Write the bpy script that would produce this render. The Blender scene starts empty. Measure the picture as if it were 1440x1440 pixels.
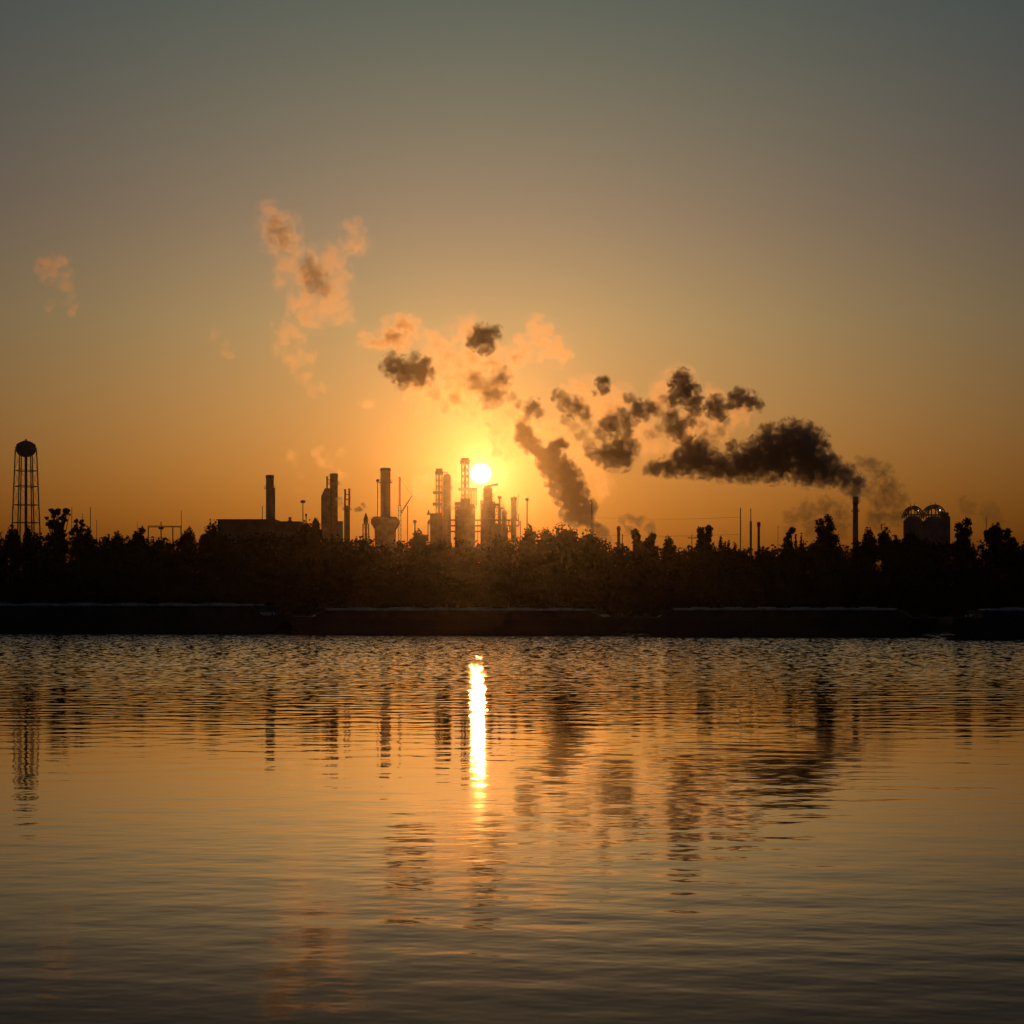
import bpy, math, random
import numpy as np
from mathutils import Vector, Matrix, noise

random.seed(11)
rng = np.random.default_rng(11)
S = bpy.context.scene
C = S.collection
R = math.radians
F = 2687.0            # focal length in photograph pixels
HY = 849.0            # horizon row of the photograph
H = 5.5               # eye height above the river


def at(px, py, d):
    return Vector(((px - 720) / F * d, d, H + (HY - py) / F * d))


# ------------------------------------------------------------------ tagging
def tag(o, label=None, cat=None, group=None, kind=None):
    if label: o['label'] = label
    if cat: o['category'] = cat
    if group: o['group'] = group
    if kind: o['kind'] = kind
    return o


def thing(name, loc, label, cat, group=None, rz=0.0):
    o = bpy.data.objects.new(name, None)
    o.empty_display_size = 1.0
    C.objects.link(o)
    o.location = loc
    o.rotation_euler = (0, 0, rz)
    return tag(o, label, cat, group)


def link_mesh(name, me, m=None, parent=None):
    o = bpy.data.objects.new(name, me)
    C.objects.link(o)
    if m: me.materials.append(m)
    if parent is not None: o.parent = parent
    return o


def arr_mesh(name, verts, faces, smooth=False):
    """verts (n,3) array, faces (m,k) array -> mesh"""
    verts = np.ascontiguousarray(verts, dtype=np.float32)
    faces = np.ascontiguousarray(faces, dtype=np.int32)
    k = faces.shape[1]
    me = bpy.data.meshes.new(name)
    me.vertices.add(len(verts)); me.vertices.foreach_set('co', verts.ravel())
    me.loops.add(faces.size); me.loops.foreach_set('vertex_index', faces.ravel())
    me.polygons.add(len(faces))
    me.polygons.foreach_set('loop_start', np.arange(0, faces.size, k, dtype=np.int32))
    me.polygons.foreach_set('loop_total', np.full(len(faces), k, dtype=np.int32))
    if smooth:
        me.polygons.foreach_set('use_smooth', np.ones(len(faces), dtype=bool))
    me.update(calc_edges=True)
    return me


class MB:
    """mesh builder: boxes, tubes, lathes, bars gathered into one mesh"""
    def __init__(s): s.v = []; s.f = []

    def add(s, vs, fs):
        n = len(s.v)
        s.v += [tuple(v) for v in vs]
        s.f += [tuple(i + n for i in f) for f in fs]
        return s

    def box(s, x0, x1, y0, y1, z0, z1, tx=0.0, ty=0.0):
        vs = [(x0, y0, z0), (x1, y0, z0), (x1, y1, z0), (x0, y1, z0),
              (x0 + tx, y0 + ty, z1), (x1 - tx, y0 + ty, z1), (x1 - tx, y1 - ty, z1), (x0 + tx, y1 - ty, z1)]
        return s.add(vs, [(0, 3, 2, 1), (4, 5, 6, 7), (0, 1, 5, 4), (1, 2, 6, 5), (2, 3, 7, 6), (3, 0, 4, 7)])

    def lathe(s, prof, cx=0, cy=0, n=24, z=0.0):
        """prof: list of (r, z) bottom to top; closed with caps"""
        vs = []; fs = []
        for r, zz in prof:
            for i in range(n):
                a = 2 * math.pi * i / n
                vs.append((cx + r * math.cos(a), cy + r * math.sin(a), zz + z))
        for k in range(len(prof) - 1):
            for i in range(n):
                j = (i + 1) % n
                fs.append((k * n + i, k * n + j, (k + 1) * n + j, (k + 1) * n + i))
        fs.append(tuple(range(n - 1, -1, -1)))
        fs.append(tuple((len(prof) - 1) * n + i for i in range(n)))
        return s.add(vs, fs)

    def tube(s, a, b, r0, r1=None, n=8):
        a = Vector(a); b = Vector(b); r1 = r0 if r1 is None else r1
        d = (b - a).normalized()
        u = d.orthogonal().normalized(); w = d.cross(u)
        vs = []
        for p, r in ((a, r0), (b, r1)):
            for i in range(n):
                t = 2 * math.pi * i / n
                vs.append(p + u * (r * math.cos(t)) + w * (r * math.sin(t)))
        fs = [(i, (i + 1) % n, n + (i + 1) % n, n + i) for i in range(n)]
        fs += [tuple(range(n - 1, -1, -1)), tuple(range(n, 2 * n))]
        return s.add(vs, fs)

    def path(s, pts, rs, n=7):
        for i in range(len(pts) - 1):
            s.tube(pts[i], pts[i + 1], rs[i], rs[i + 1], n)
        return s

    def ring(s, r, rt, z, cx=0, cy=0, n=24, m=6):
        vs = []; fs = []
        for i in range(n):
            a = 2 * math.pi * i / n
            for j in range(m):
                b = 2 * math.pi * j / m
                rr = r + rt * math.cos(b)
                vs.append((cx + rr * math.cos(a), cy + rr * math.sin(a), z + rt * math.sin(b)))
        for i in range(n):
            for j in range(m):
                fs.append((i * m + j, ((i + 1) % n) * m + j, ((i + 1) % n) * m + (j + 1) % m, i * m + (j + 1) % m))
        return s.add(vs, fs)

    def sphere(s, c, r, n=14, m=8, sz=1.0):
        prof = [(max(r * math.sin(math.pi * k / m), 0.01), -r * sz * math.cos(math.pi * k / m)) for k in range(m + 1)]
        return s.lathe(prof, c[0], c[1], n, c[2])

    def build(s, name, m, parent=None, smooth=False):
        me = bpy.data.meshes.new(name)
        me.from_pydata(s.v, [], s.f)
        if smooth: me.shade_smooth()
        me.update()
        return link_mesh(name, me, m, parent)


# ------------------------------------------------------------------ materials
def mat(name, col, rough=0.7, metal=0.0, var=0.3, scale=0.6, bump=0.0, col2=None):
    m = bpy.data.materials.new(name); m.use_nodes = True
    nt = m.node_tree; b = nt.nodes['Principled BSDF']
    tc = nt.nodes.new('ShaderNodeTexCoord')
    nz = nt.nodes.new('ShaderNodeTexNoise'); nz.inputs['Scale'].default_value = scale
    nz.inputs['Detail'].default_value = 6; nz.inputs['Roughness'].default_value = 0.65
    nt.links.new(tc.outputs['Object'], nz.inputs['Vector'])
    rp = nt.nodes.new('ShaderNodeValToRGB')
    c2 = col2 or tuple(c * (1 - var) for c in col)
    c1 = tuple(min(1, c * (1 + var)) for c in col)
    rp.color_ramp.elements[0].position = 0.35; rp.color_ramp.elements[0].color = (*c2, 1)
    rp.color_ramp.elements[1].position = 0.68; rp.color_ramp.elements[1].color = (*c1, 1)
    nt.links.new(nz.outputs['Fac'], rp.inputs['Fac'])
    nt.links.new(rp.outputs['Color'], b.inputs['Base Color'])
    b.inputs['Roughness'].default_value = rough
    b.inputs['Metallic'].default_value = metal
    if bump:
        bp = nt.nodes.new('ShaderNodeBump'); bp.inputs['Strength'].default_value = bump
        nt.links.new(nz.outputs['Fac'], bp.inputs['Height']); nt.links.new(bp.outputs['Normal'], b.inputs['Normal'])
    return m


M = dict(
    steel=mat('weathered_steel', (0.16, 0.15, 0.14), 0.6, 0.2, 0.35, 0.35),
    rust=mat('rusty_steel', (0.13, 0.09, 0.065), 0.75, 0.1, 0.4, 0.5),
    paint=mat('grey_tank_paint', (0.24, 0.25, 0.25), 0.55, 0.0, 0.2, 0.3),
    concrete=mat('stack_concrete', (0.26, 0.24, 0.21), 0.85, 0.0, 0.25, 0.12),
    cladding=mat('hall_cladding', (0.17, 0.16, 0.15), 0.7, 0.1, 0.25, 0.25),
    roof=mat('hall_roof_sheet', (0.13, 0.12, 0.12), 0.7, 0.2, 0.25, 0.3),
    hull=mat('barge_hull_paint', (0.035, 0.028, 0.024), 0.65, 0.0, 0.5, 0.4, col2=(0.05, 0.028, 0.016)),
    deck=mat('barge_deck_steel', (0.07, 0.055, 0.045), 0.7, 0.0, 0.4, 0.6),
    cover=mat('fibreglass_cover', (0.5, 0.5, 0.47), 0.6, 0.0, 0.5, 0.5),
    bark=mat('bark', (0.07, 0.055, 0.04), 0.9, 0.0, 0.35, 1.5, 0.3),
    leaf_a=mat('broadleaf', (0.034, 0.046, 0.02), 0.7, 0.0, 0.45, 0.25),
    leaf_b=mat('willow_leaf', (0.038, 0.05, 0.022), 0.7, 0.0, 0.4, 0.25),
    leaf_c=mat('dark_leaf', (0.027, 0.036, 0.018), 0.75, 0.0, 0.4, 0.2),
    soil=mat('river_soil', (0.13, 0.10, 0.07), 0.95, 0.0, 0.35, 0.08, 0.3),
    grass=mat('bank_grass', (0.07, 0.085, 0.035), 0.95, 0.0, 0.4, 0.06, 0.3),
    wire=mat('cable_black', (0.04, 0.04, 0.04), 0.7, 0.0, 0.1, 1.0),
    wood=mat('creosote_pole', (0.08, 0.06, 0.045), 0.9, 0.0, 0.3, 1.5),
)


for k_ in ('steel', 'rust', 'paint', 'cladding', 'concrete', 'roof'):
    b_ = M[k_].node_tree.nodes['Principled BSDF']
    b_.inputs['Specular IOR Level'].default_value = 0.15; b_.inputs['Roughness'].default_value = 0.9; b_.inputs['Metallic'].default_value = 0.0
for k_ in ('leaf_a', 'leaf_b', 'leaf_c', 'grass', 'bark', 'soil'):
    M[k_].node_tree.nodes['Principled BSDF'].inputs['Specular IOR Level'].default_value = 0.0
    M[k_].node_tree.nodes['Principled BSDF'].inputs['Roughness'].default_value = 1.0


def lamp_mat():
    m = bpy.data.materials.new('lamp_glow'); m.use_nodes = True
    b = m.node_tree.nodes['Principled BSDF']
    b.inputs['Base Color'].default_value = (0.9, 0.9, 0.85, 1)
    b.inputs['Emission Color'].default_value = (1.0, 0.93, 0.78, 1)
    b.inputs['Emission Strength'].default_value = 6.0
    return m


M['lamp'] = lamp_mat()


def water_mat():
    """silty river: dark body below a mirror surface whose reflectance rises towards grazing angles"""
    m = bpy.data.materials.new('river_water'); m.use_nodes = True
    nt = m.node_tree; b = nt.nodes['Principled BSDF']; out = nt.nodes['Material Output']
    b.inputs['Base Color'].default_value = (0.012, 0.011, 0.008, 1)
    b.inputs['Roughness'].default_value = 0.9
    b.inputs['Specular IOR Level'].default_value = 0.0
    gl = nt.nodes.new('ShaderNodeBsdfGlossy'); gl.inputs['Roughness'].default_value = 0.03
    gl.inputs['Color'].default_value = (1, 1, 1, 1)
    tc = nt.nodes.new('ShaderNodeTexCoord')
    nz = nt.nodes.new('ShaderNodeTexNoise'); nz.inputs['Scale'].default_value = 3.2
    nz.inputs['Detail'].default_value = 3
    nt.links.new(tc.outputs['Object'], nz.inputs['Vector'])
    bp = nt.nodes.new('ShaderNodeBump'); bp.inputs['Strength'].default_value = 1.0
    bp.inputs['Distance'].default_value = 0.0008
    nt.links.new(nz.outputs['Fac'], bp.inputs['Height'])
    lw = nt.nodes.new('ShaderNodeLayerWeight'); lw.inputs['Blend'].default_value = 0.5
    rp = nt.nodes.new('ShaderNodeValToRGB'); rp.color_ramp.interpolation = 'B_SPLINE'
    pts = [(0.0, 0.02), (0.5, 0.05), (0.72, 0.05), (0.80, 0.10), (0.86, 0.50), (0.91, 0.84), (0.96, 0.93), (1.0, 1.0)]
    e = rp.color_ramp.elements
    e[0].position = pts[0][0]; e[0].color = (pts[0][1],) * 3 + (1,)
    e[1].position = pts[-1][0]; e[1].color = (pts[-1][1],) * 3 + (1,)
    for p, c in pts[1:-1]:
        q = e.new(p); q.color = (c, c, c, 1)
    nt.links.new(lw.outputs['Facing'], rp.inputs['Fac'])
    mx = nt.nodes.new('ShaderNodeMixShader')
    nt.links.new(rp.outputs['Color'], mx.inputs[0])
    nt.links.new(b.outputs[0], mx.inputs[1]); nt.links.new(gl.outputs[0], mx.inputs[2])
    for n in (b, gl, lw): nt.links.new(bp.outputs['Normal'], n.inputs['Normal'])
    nt.links.new(mx.outputs[0], out.inputs['Surface'])
    return m


M['water'] = water_mat()


def smoke_mat(name, dens, col=(0.75, 0.73, 0.72), g=0.75, puffs=None, eddy=0.12, soft=(0.1, 0.5), torn=1.3, seed=0):
    """scattering vapour. puffs = [(centre, radius)] in object space: the vapour thins away from the puffs,
    and turbulence tears its edges; without puffs the density is even"""
    m = bpy.data.materials.new(name); m.use_nodes = True
    m.cycles.volume_step_rate = 0.4
    nt = m.node_tree
    for n in list(nt.nodes):
        if n.type == 'BSDF_PRINCIPLED': nt.nodes.remove(n)
    out = nt.nodes['Material Output']
    pv = nt.nodes.new('ShaderNodeVolumePrincipled')
    pv.inputs['Color'].default_value = (*col, 1)
    pv.inputs['Density'].default_value = dens
    pv.inputs['Density Attribute'].default_value = ''
    pv.inputs['Anisotropy'].default_value = g
    if puffs:
        L = nt.links.new
        tc = nt.nodes.new('ShaderNodeTexCoord')
        mp = nt.nodes.new('ShaderNodeMapping'); mp.inputs['Location'].default_value = (seed * 13.7, seed * 5.1, seed * 7.3)
        nz = nt.nodes.new('ShaderNodeTexNoise'); nz.inputs['Scale'].default_value = eddy
        nz.inputs['Detail'].default_value = 4.5; nz.inputs['Roughness'].default_value = 0.62; nz.inputs['Distortion'].default_value = 0.5
        L(tc.outputs['Object'], mp.inputs['Vector']); L(mp.outputs[0], nz.inputs['Vector'])
        acc = None
        for c, rad in puffs:
            ds = nt.nodes.new('ShaderNodeVectorMath'); ds.operation = 'DISTANCE'
            L(tc.outputs['Object'], ds.inputs[0]); ds.inputs[1].default_value = c
            mr = nt.nodes.new('ShaderNodeMath'); mr.operation = 'MULTIPLY_ADD'
            L(ds.outputs['Value'], mr.inputs[0]); mr.inputs[1].default_value = -1.0 / rad; mr.inputs[2].default_value = 1.0
            if acc is None: acc = mr.outputs[0]
            else:
                mx = nt.nodes.new('ShaderNodeMath'); mx.operation = 'SMOOTH_MAX'
                L(acc, mx.inputs[0]); L(mr.outputs[0], mx.inputs[1]); mx.inputs[2].default_value = 0.15
                acc = mx.outputs[0]
        ad = nt.nodes.new('ShaderNodeMath'); ad.operation = 'MULTIPLY_ADD'
        L(nz.outputs['Fac'], ad.inputs[0]); ad.inputs[1].default_value = torn; L(acc, ad.inputs[2])
        mr = nt.nodes.new('ShaderNodeMapRange'); mr.interpolation_type = 'SMOOTHSTEP'
        mr.inputs['From Min'].default_value = soft[0] + 0.5 * torn; mr.inputs['From Max'].default_value = soft[1] + 0.5 * torn
        mr.inputs['To Min'].default_value = 0.0; mr.inputs['To Max'].default_value = dens
        L(ad.outputs[0], mr.inputs['Value']); L(mr.outputs['Result'], pv.inputs['Density'])
    nt.links.new(pv.outputs['Volume'], out.inputs['Volume'])
    return m


# ------------------------------------------------------------------ world, sun, camera
SUNV = Vector(((676 - 720) / F, 1.0, (HY - 666) / F)).normalized()
SUN_EL = math.asin(SUNV.z)
SUN_AZ = math.atan2(SUNV.x, SUNV.y)

w = bpy.data.worlds.new('World'); S.world = w; w.use_nodes = True
nt = w.node_tree; N = nt.nodes.new; L = nt.links.new
bg = nt.nodes['Background']
sky = N('ShaderNodeTexSky'); sky.sky_type = 'NISHITA'; sky.sun_disc = False
sky.sun_elevation = SUN_EL; sky.sun_rotation = SUN_AZ
sky.air_density = 1.0; sky.dust_density = 5.0; sky.ozone_density = 1.0
tc = N('ShaderNodeTexCoord')
sep = N('ShaderNodeSeparateXYZ'); L(tc.outputs['Generated'], sep.inputs[0])
# colour of the murky air by elevation (brown near the horizon, blue-grey above)
rp = N('ShaderNodeValToRGB')
TINT = [(0.0, (0.86, 0.52, 0.36)), (0.045, (0.86, 0.62, 0.50)), (0.09, (0.78, 0.72, 0.84)), (0.145, (0.68, 0.82, 1.2)),
        (0.2, (0.58, 0.74, 1.34)), (0.3, (0.44, 0.80, 1.45)), (0.5, (0.14, 0.33, 0.7)), (1.0, (0.07, 0.17, 0.38))]
els = rp.color_ramp.elements
els[0].position = TINT[0][0]; els[0].color = (*TINT[0][1], 1)
els[1].position = TINT[-1][0]; els[1].color = (*TINT[-1][1], 1)
for p, c in TINT[1:-1]:
    e = els.new(p); e.color = (*c, 1)
L(sep.outputs['Z'], rp.inputs['Fac'])
mul = N('ShaderNodeMix'); mul.data_type = 'RGBA'; mul.blend_type = 'MULTIPLY'; mul.inputs['Factor'].default_value = 1.0
L(sky.outputs[0], mul.inputs[6]); L(rp.outputs[0], mul.inputs[7])
# angle to the sun (radians, small-angle): sqrt(2(1-cos))
nrm = N('ShaderNodeVectorMath'); nrm.operation = 'NORMALIZE'; L(tc.outputs['Generated'], nrm.inputs[0])
sub = N('ShaderNodeVectorMath'); sub.operation = 'DISTANCE'
L(nrm.outputs[0], sub.inputs[0]); sub.inputs[1].default_value = SUNV


def math_node(op, a, b=None):
    n = N('ShaderNodeMath'); n.operation = op
    for i, x in enumerate((a, b)):
        if x is None: continue
        if isinstance(x, (int, float)): n.inputs[i].default_value = x
        else: L(x, n.inputs[i])
    return n.outputs[0]


def falloff(scale, power):
    q = math_node('DIVIDE', sub.outputs['Value'], scale)
    q = math_node('POWER', q, power)
    return math_node('EXPONENT', math_node('MULTIPLY', q, -1.0))


def scaled(fac, col):
    n = N('ShaderNodeVectorMath'); n.operation = 'SCALE'
    n.inputs[0].default_value = col
    L(fac, n.inputs['Scale'])
    return n.outputs[0]


def vadd(a, b):
    n = N('ShaderNodeVectorMath'); n.operation = 'ADD'; L(a, n.inputs[0]); L(b, n.inputs[1])
    return n.outputs[0]


AUREOLE = [(0.17, 1.2, (2.4, 0.7, 0.0)), (0.06, 1.1, (9.5, 1.9, 0.3)), (0.0085, 1.3, (45.0, 22.0, 14.0)),
           (0.0046, 8.0, (900.0, 820.0, 650.0))]
v = mul.outputs[2]
for sc_, pw, col in AUREOLE:
    v = vadd(v, scaled(falloff(sc_, pw), col))
L(v, bg.inputs['Color'])
bg.inputs['Strength'].default_value = 0.05

sl = bpy.data.lights.new('sun_lamp', 'SUN'); sl.energy = 1.5; sl.angle = R(0.53); sl.color = (1.0, 0.40, 0.085)
so = bpy.data.objects.new('sun_lamp', sl); C.objects.link(so)
so.rotation_euler = (-SUNV).to_track_quat('-Z', 'Y').to_euler()
so.location = (0, 300, 260)

cd = bpy.data.cameras.new('camera'); co = bpy.data.objects.new('camera', cd); C.objects.link(co)
co.location = (0, 0, H); co.rotation_euler = (R(90), 0, 0)
cd.sensor_width = 36; cd.lens = 36 * F / 1440; cd.shift_y = (HY - 720) / 1440
cd.clip_start = 0.5; cd.clip_end = 20000
S.camera = co
S.view_settings.view_transform = 'Standard'; S.view_settings.look = 'None'
S.view_settings.exposure = -1.5; S.view_settings.gamma = 1.0
S.cycles.use_denoising = True
S.cycles.volume_bounces = 2
S.cycles.max_bounces = 8
S.cycles.transparent_max_bounces = 64
S.cycles.volume_step_rate = 0.5
S.cycles.sample_clamp_indirect = 20

# ------------------------------------------------------------------ haze
hz = MB().box(-700, 700, -120, 1500, -6, 232).build('haze', smoke_mat('morning_haze', 0.000026, (0.9, 0.8, 0.7), 0.965))
tag(hz, kind='stuff')


# ------------------------------------------------------------------ river
def river():
    rows = []
    d = 19.0
    while d < 392:
        rows.append(d); d += min(max(0.0010 * d, 0.05), 0.21)
    rows = np.array(rows); nc = 900
    t = np.linspace(-1, 1, nc)
    half = 0.31 * rows + 6
    sp = np.maximum(np.gradient(rows), 2 * half / nc)
    # wings on both sides, where the ripples run out and the sheet dips under the plain river surface
    e = np.linspace(0, 1, 111)[1:]
    wing = 75 * e ** 1.7
    X = np.concatenate([-(half[:, None] + wing[::-1][None, :]), half[:, None] * t[None, :], half[:, None] + wing[None, :]], 1)
    run = np.concatenate([e[::-1], np.zeros(nc), e])[None, :]
    nc = X.shape[1]
    Y = np.repeat(rows[:, None], nc, 1)
    Z = np.zeros_like(X)
    r = np.random.default_rng(5)
    nw = 84
    lam = np.exp(r.uniform(math.log(0.24), math.log(4.0), nw))
    ang = r.normal(0.10, 0.62, nw) + math.pi / 2
    ph = r.uniform(0, 2 * math.pi, nw)
    # ripples steeper out in the current, nearly calm close to the near bank
    sig = np.interp(rows, [25, 40, 48, 66, 80, 100, 133, 180, 260, 390], [0.0105, 0.0095, 0.0065, 0.0045, 0.007, 0.014, 0.028, 0.038, 0.043, 0.075])
    lean = -np.interp(rows, [80, 130, 200, 320], [0.0, 0.2, 0.35, 0.42]) / sig
    far = np.clip((rows - 70) / 90, 0, 1)
    fades = np.stack([np.clip((l / sp - 2.1) / 1.5, 0, 1) * (1 + far * (min(1, 1.0 / l) ** 1.2 - 1)) for l in lam])
    norm = sig / np.sqrt(0.5 * (fades ** 2).sum(0))
    for l, a, p, fade in zip(lam, ang, ph, fades):
        k = 2 * math.pi / l
        Z += ((fade * norm)[:, None] / k) * np.sin(k * (math.cos(a) * X + math.sin(a) * Y) + p)
    # calmer and rougher patches drifting over the river
    G = 1 + 0.28 * np.sin(X * 0.045 + Y * 0.11 + 1.0) * np.sin(Y * 0.035 - X * 0.02) + 0.22 * np.sin(Y * 0.21 + X * 0.06 + 2 * np.sin(X * 0.05))
    near = np.clip((120 - rows) / 50, 0, 1)[:, None]
    Z *= 1 + (G - 1) * near
    Z *= (1 - run) ** 1.5
    Z -= 0.16 * run ** 2
    # the breeze leans the crests towards the near bank: short steep near faces, long gentle backs
    V = np.stack([X, Y + lean[:, None] * Z, Z], -1).reshape(-1, 3)
    i = np.arange(len(rows) - 1)[:, None] * nc + np.arange(nc - 1)[None, :]
    Fq = np.stack([i, i + 1, i + nc + 1, i + nc], -1).reshape(-1, 4)
    o = link_mesh('river_water', arr_mesh('river_water', V, Fq, True), M['water'])
    tag(o, kind='structure')
    # the rest of the river, a hand lower, on both sides and towards the near bank
    b = MB()
    b.add([(-650, -110, -0.12), (650, -110, -0.12), (650, 395, -0.12), (-650, 395, -0.12)], [(0, 1, 2, 3)])
    tag(b.build('river_surface', M['water']), kind='structure')


river()


# ------------------------------------------------------------------ land: bank, unseen levee added to block low light, plant ground
def land():
    xs = np.linspace(-660, 660, 133)
    prof = [(372, -3.0), (384, -0.6), (392, 1.2), (400, 2.4), (425, 3.0), (455, 3.4), (464, 5.5), (472, 8.6), (480, 9.2), (486, 9.0),  # high ridge is added behind the wood, to stop light showing low through it
            (496, 5.0), (506, 2.6), (700, 2.2), (1000, 2.2), (1470, 2.2)]
    V = []; nc = len(xs)
    for y, z in prof:
        for x in xs:
            k = noise.noise(Vector((x * 0.05, y * 0.05, 3.0)))
            V.append((x, y + 2.5 * k, z + (0.35 * k if y < 500 else 0)))
    V = np.array(V)
    i = np.arange(len(prof) - 1)[:, None] * nc + np.arange(nc - 1)[None, :]
    Fq = np.stack([i, i + 1, i + nc + 1, i + nc], -1).reshape(-1, 4)
    o = link_mesh('riverbank_ground', arr_mesh('riverbank_ground', V, Fq, True), M['grass'])
    tag(o, kind='structure')


land()
GZ = 2.2      # plant ground level


# ------------------------------------------------------------------ foliage
def leaf_cloud(blobs, n, size, flat=0.0, r=rng):
    """leaf-sized quads spread through ellipsoid blobs [(cx,cy,cz,rx,ry,rz)]; returns verts, faces"""
    B = np.array(blobs, float)
    vol = B[:, 3] * B[:, 4] * B[:, 5]
    pick = r.choice(len(B), n, p=(vol ** 0.8) / (vol ** 0.8).sum())
    u = r.normal(size=(n, 3)); u /= np.linalg.norm(u, axis=1)[:, None]
    rad = r.uniform(0, 1, n) ** 0.5
    rad *= r.uniform(0.75, 1.25, n)
    c = B[pick, :3] + u * rad[:, None] * B[pick, 3:]
    a = r.normal(size=(n, 3)); a /= np.linalg.norm(a, axis=1)[:, None]
    b = np.cross(a, r.normal(size=(n, 3))); b /= np.linalg.norm(b, axis=1)[:, None]
    s = size * r.uniform(0.55, 1.35, n)
    a *= s[:, None]; b *= (s * r.uniform(0.4, 0.75, n))[:, None]
    V = np.stack([c - a, c + b * 0.9, c + a, c - b], 1).reshape(-1, 3)
    Fq = np.arange(4 * n).reshape(n, 4)
    return V, Fq


def crown_blobs(style, hw, h, z0, r):
    """blobs for a crown of half width hw from height z0 up to h"""
    hgt = h - z0; out = []
    if style == 'round':
        for _ in range(11):
            u = r.normal(size=3); u /= np.linalg.norm(u)
            k = r.uniform(0.25, 0.72)
            rr = hw * r.uniform(0.3, 0.48)
            cz = z0 + hgt * 0.52 + u[2] * k * (hgt * 0.5 - rr * 0.5)
            out.append((u[0] * k * hw, u[1] * k * hw, min(cz, h - rr * 0.8), rr, rr, rr * 0.85))
        out.append((0, 0, z0 + hgt * 0.5, hw * 0.6, hw * 0.6, hgt * 0.42))
    elif style == 'tall':
        n = 9
        for i in range(n):
            t = i / (n - 1)
            rr = hw * (0.85 - 0.3 * t) * r.uniform(0.8, 1.1)
            out.append((r.normal() * hw * 0.28, r.normal() * hw * 0.28, z0 + (hgt - rr * 1.1) * t + rr * 0.2, rr, rr, rr * 1.15))
    elif style == 'twin':
        for sx, top in ((-0.42, 0.93), (0.32, 1.0)):
            for i in range(6):
                t = i / 5
                rr = hw * (0.66 - 0.2 * t) * r.uniform(0.85, 1.1)
                out.append((sx * hw * (0.4 + 0.6 * t) + r.normal() * hw * 0.1, r.normal() * hw * 0.2, z0 + (hgt * top - rr) * t, rr, rr, rr * 1.1))
    elif style == 'sparse':
        for i in range(24):
            ang = r.uniform(0, 2 * math.pi); k = r.uniform(0.25, 0.95)
            t = r.uniform(0.25, 1.0)
            rr = hw * r.uniform(0.09, 0.22)
            out.append((math.cos(ang) * k * hw, math.sin(ang) * k * hw, z0 + t * (hgt - rr), rr, rr, rr * 0.8))
        for cx_ in (-0.4, 0.42):
            for _ in range(7):
                rr = hw * r.uniform(0.05, 0.12)
                out.append((cx_ * hw + r.normal() * hw * 0.16, r.normal() * hw * 0.15, h - hw * (0.12 + abs(r.normal()) * 0.22), rr * 1.5, rr, rr))
        for _ in range(10):
            rr = hw * r.uniform(0.06, 0.14)
            out.append((r.uniform(-0.9, 0.9) * hw, r.normal() * hw * 0.3, z0 + hgt * r.uniform(0.4, 0.85), rr * 1.4, rr, rr))
        out.append((0, 0, z0 + hgt * 0.15, hw * 0.5, hw * 0.5, hgt * 0.2))
    elif style == 'spiky':
        for i in range(8):
            x = r.uniform(-1, 1) * hw
            t = r.uniform(0.55, 1.0)
            rr = hw * r.uniform(0.1, 0.17)
            out.append((x, r.normal() * hw * 0.4, z0 + hgt * t * 0.72, rr, rr, hgt * t * 0.28))
        out.append((0, 0, z0 + hgt * 0.25, hw * 0.9, hw * 0.7, hgt * 0.3))
    if style != 'sparse':
        for _ in range(5):
            rr = hw * r.uniform(0.3, 0.55); sx = r.choice([-1, 1]) * r.uniform(0.45, 1.15)
            out.append((sx * hw, r.normal() * hw * 0.4, z0 + hgt * r.uniform(0.05, 0.42), rr, rr, rr * 1.1))
    return out


def make_tree(name, px, top, hwpx, d, style, leafm, label, dens=1.0, group='trees standing up from the dark riverside wood'):
    r = np.random.default_rng(int(px * 7 + top))
    base = at(px, HY, d); base.z = 3.0
    h = at(px, top, d).z - base.z
    hw = hwpx / F * d * 1.2
    z0 = max(h - max(3.2 * hw, 9.0), h * 0.2)
    root = thing(name, base, label, 'tree', group)
    blobs = crown_blobs(style, hw, h, z0, r)
    # trunk, with limbs reaching every larger clump
    mb = MB()
    tr = 0.2 + h * 0.012
    bend = Vector((r.normal() * 0.5, r.normal() * 0.5, 0))
    p0 = Vector((0, 0, -0.5)); p1 = Vector((0, 0, z0 * 0.6)) + bend * 0.4; p2 = Vector((0, 0, z0 + (h - z0) * 0.45)) + bend
    p3 = Vector((0, 0, z0 + (h - z0) * 0.8)) + bend * 1.2
    mb.path([p0, p1, p2, p3], [tr * 1.25, tr, tr * 0.6, tr * 0.2])
    for b in blobs:
        c = Vector(b[:3]); st = p1.lerp(p2, r.uniform(0.3, 0.95))
        mid = st.lerp(c, 0.55) + Vector((0, 0, 0.4))
        mb.path([st, mid, c], [tr * 0.4, tr * 0.24, tr * 0.08], 5)
    mb.build('trunk', M['bark'], root, True)
    n = int((900 + 130 * hw * max(h - z0, 4) * 0.55) * dens * 2.0)
    V, Fq = leaf_cloud(blobs, n, 0.34, r=r)
    link_mesh('crown', arr_mesh('crown', V, Fq), leafm, root)
    return root


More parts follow.
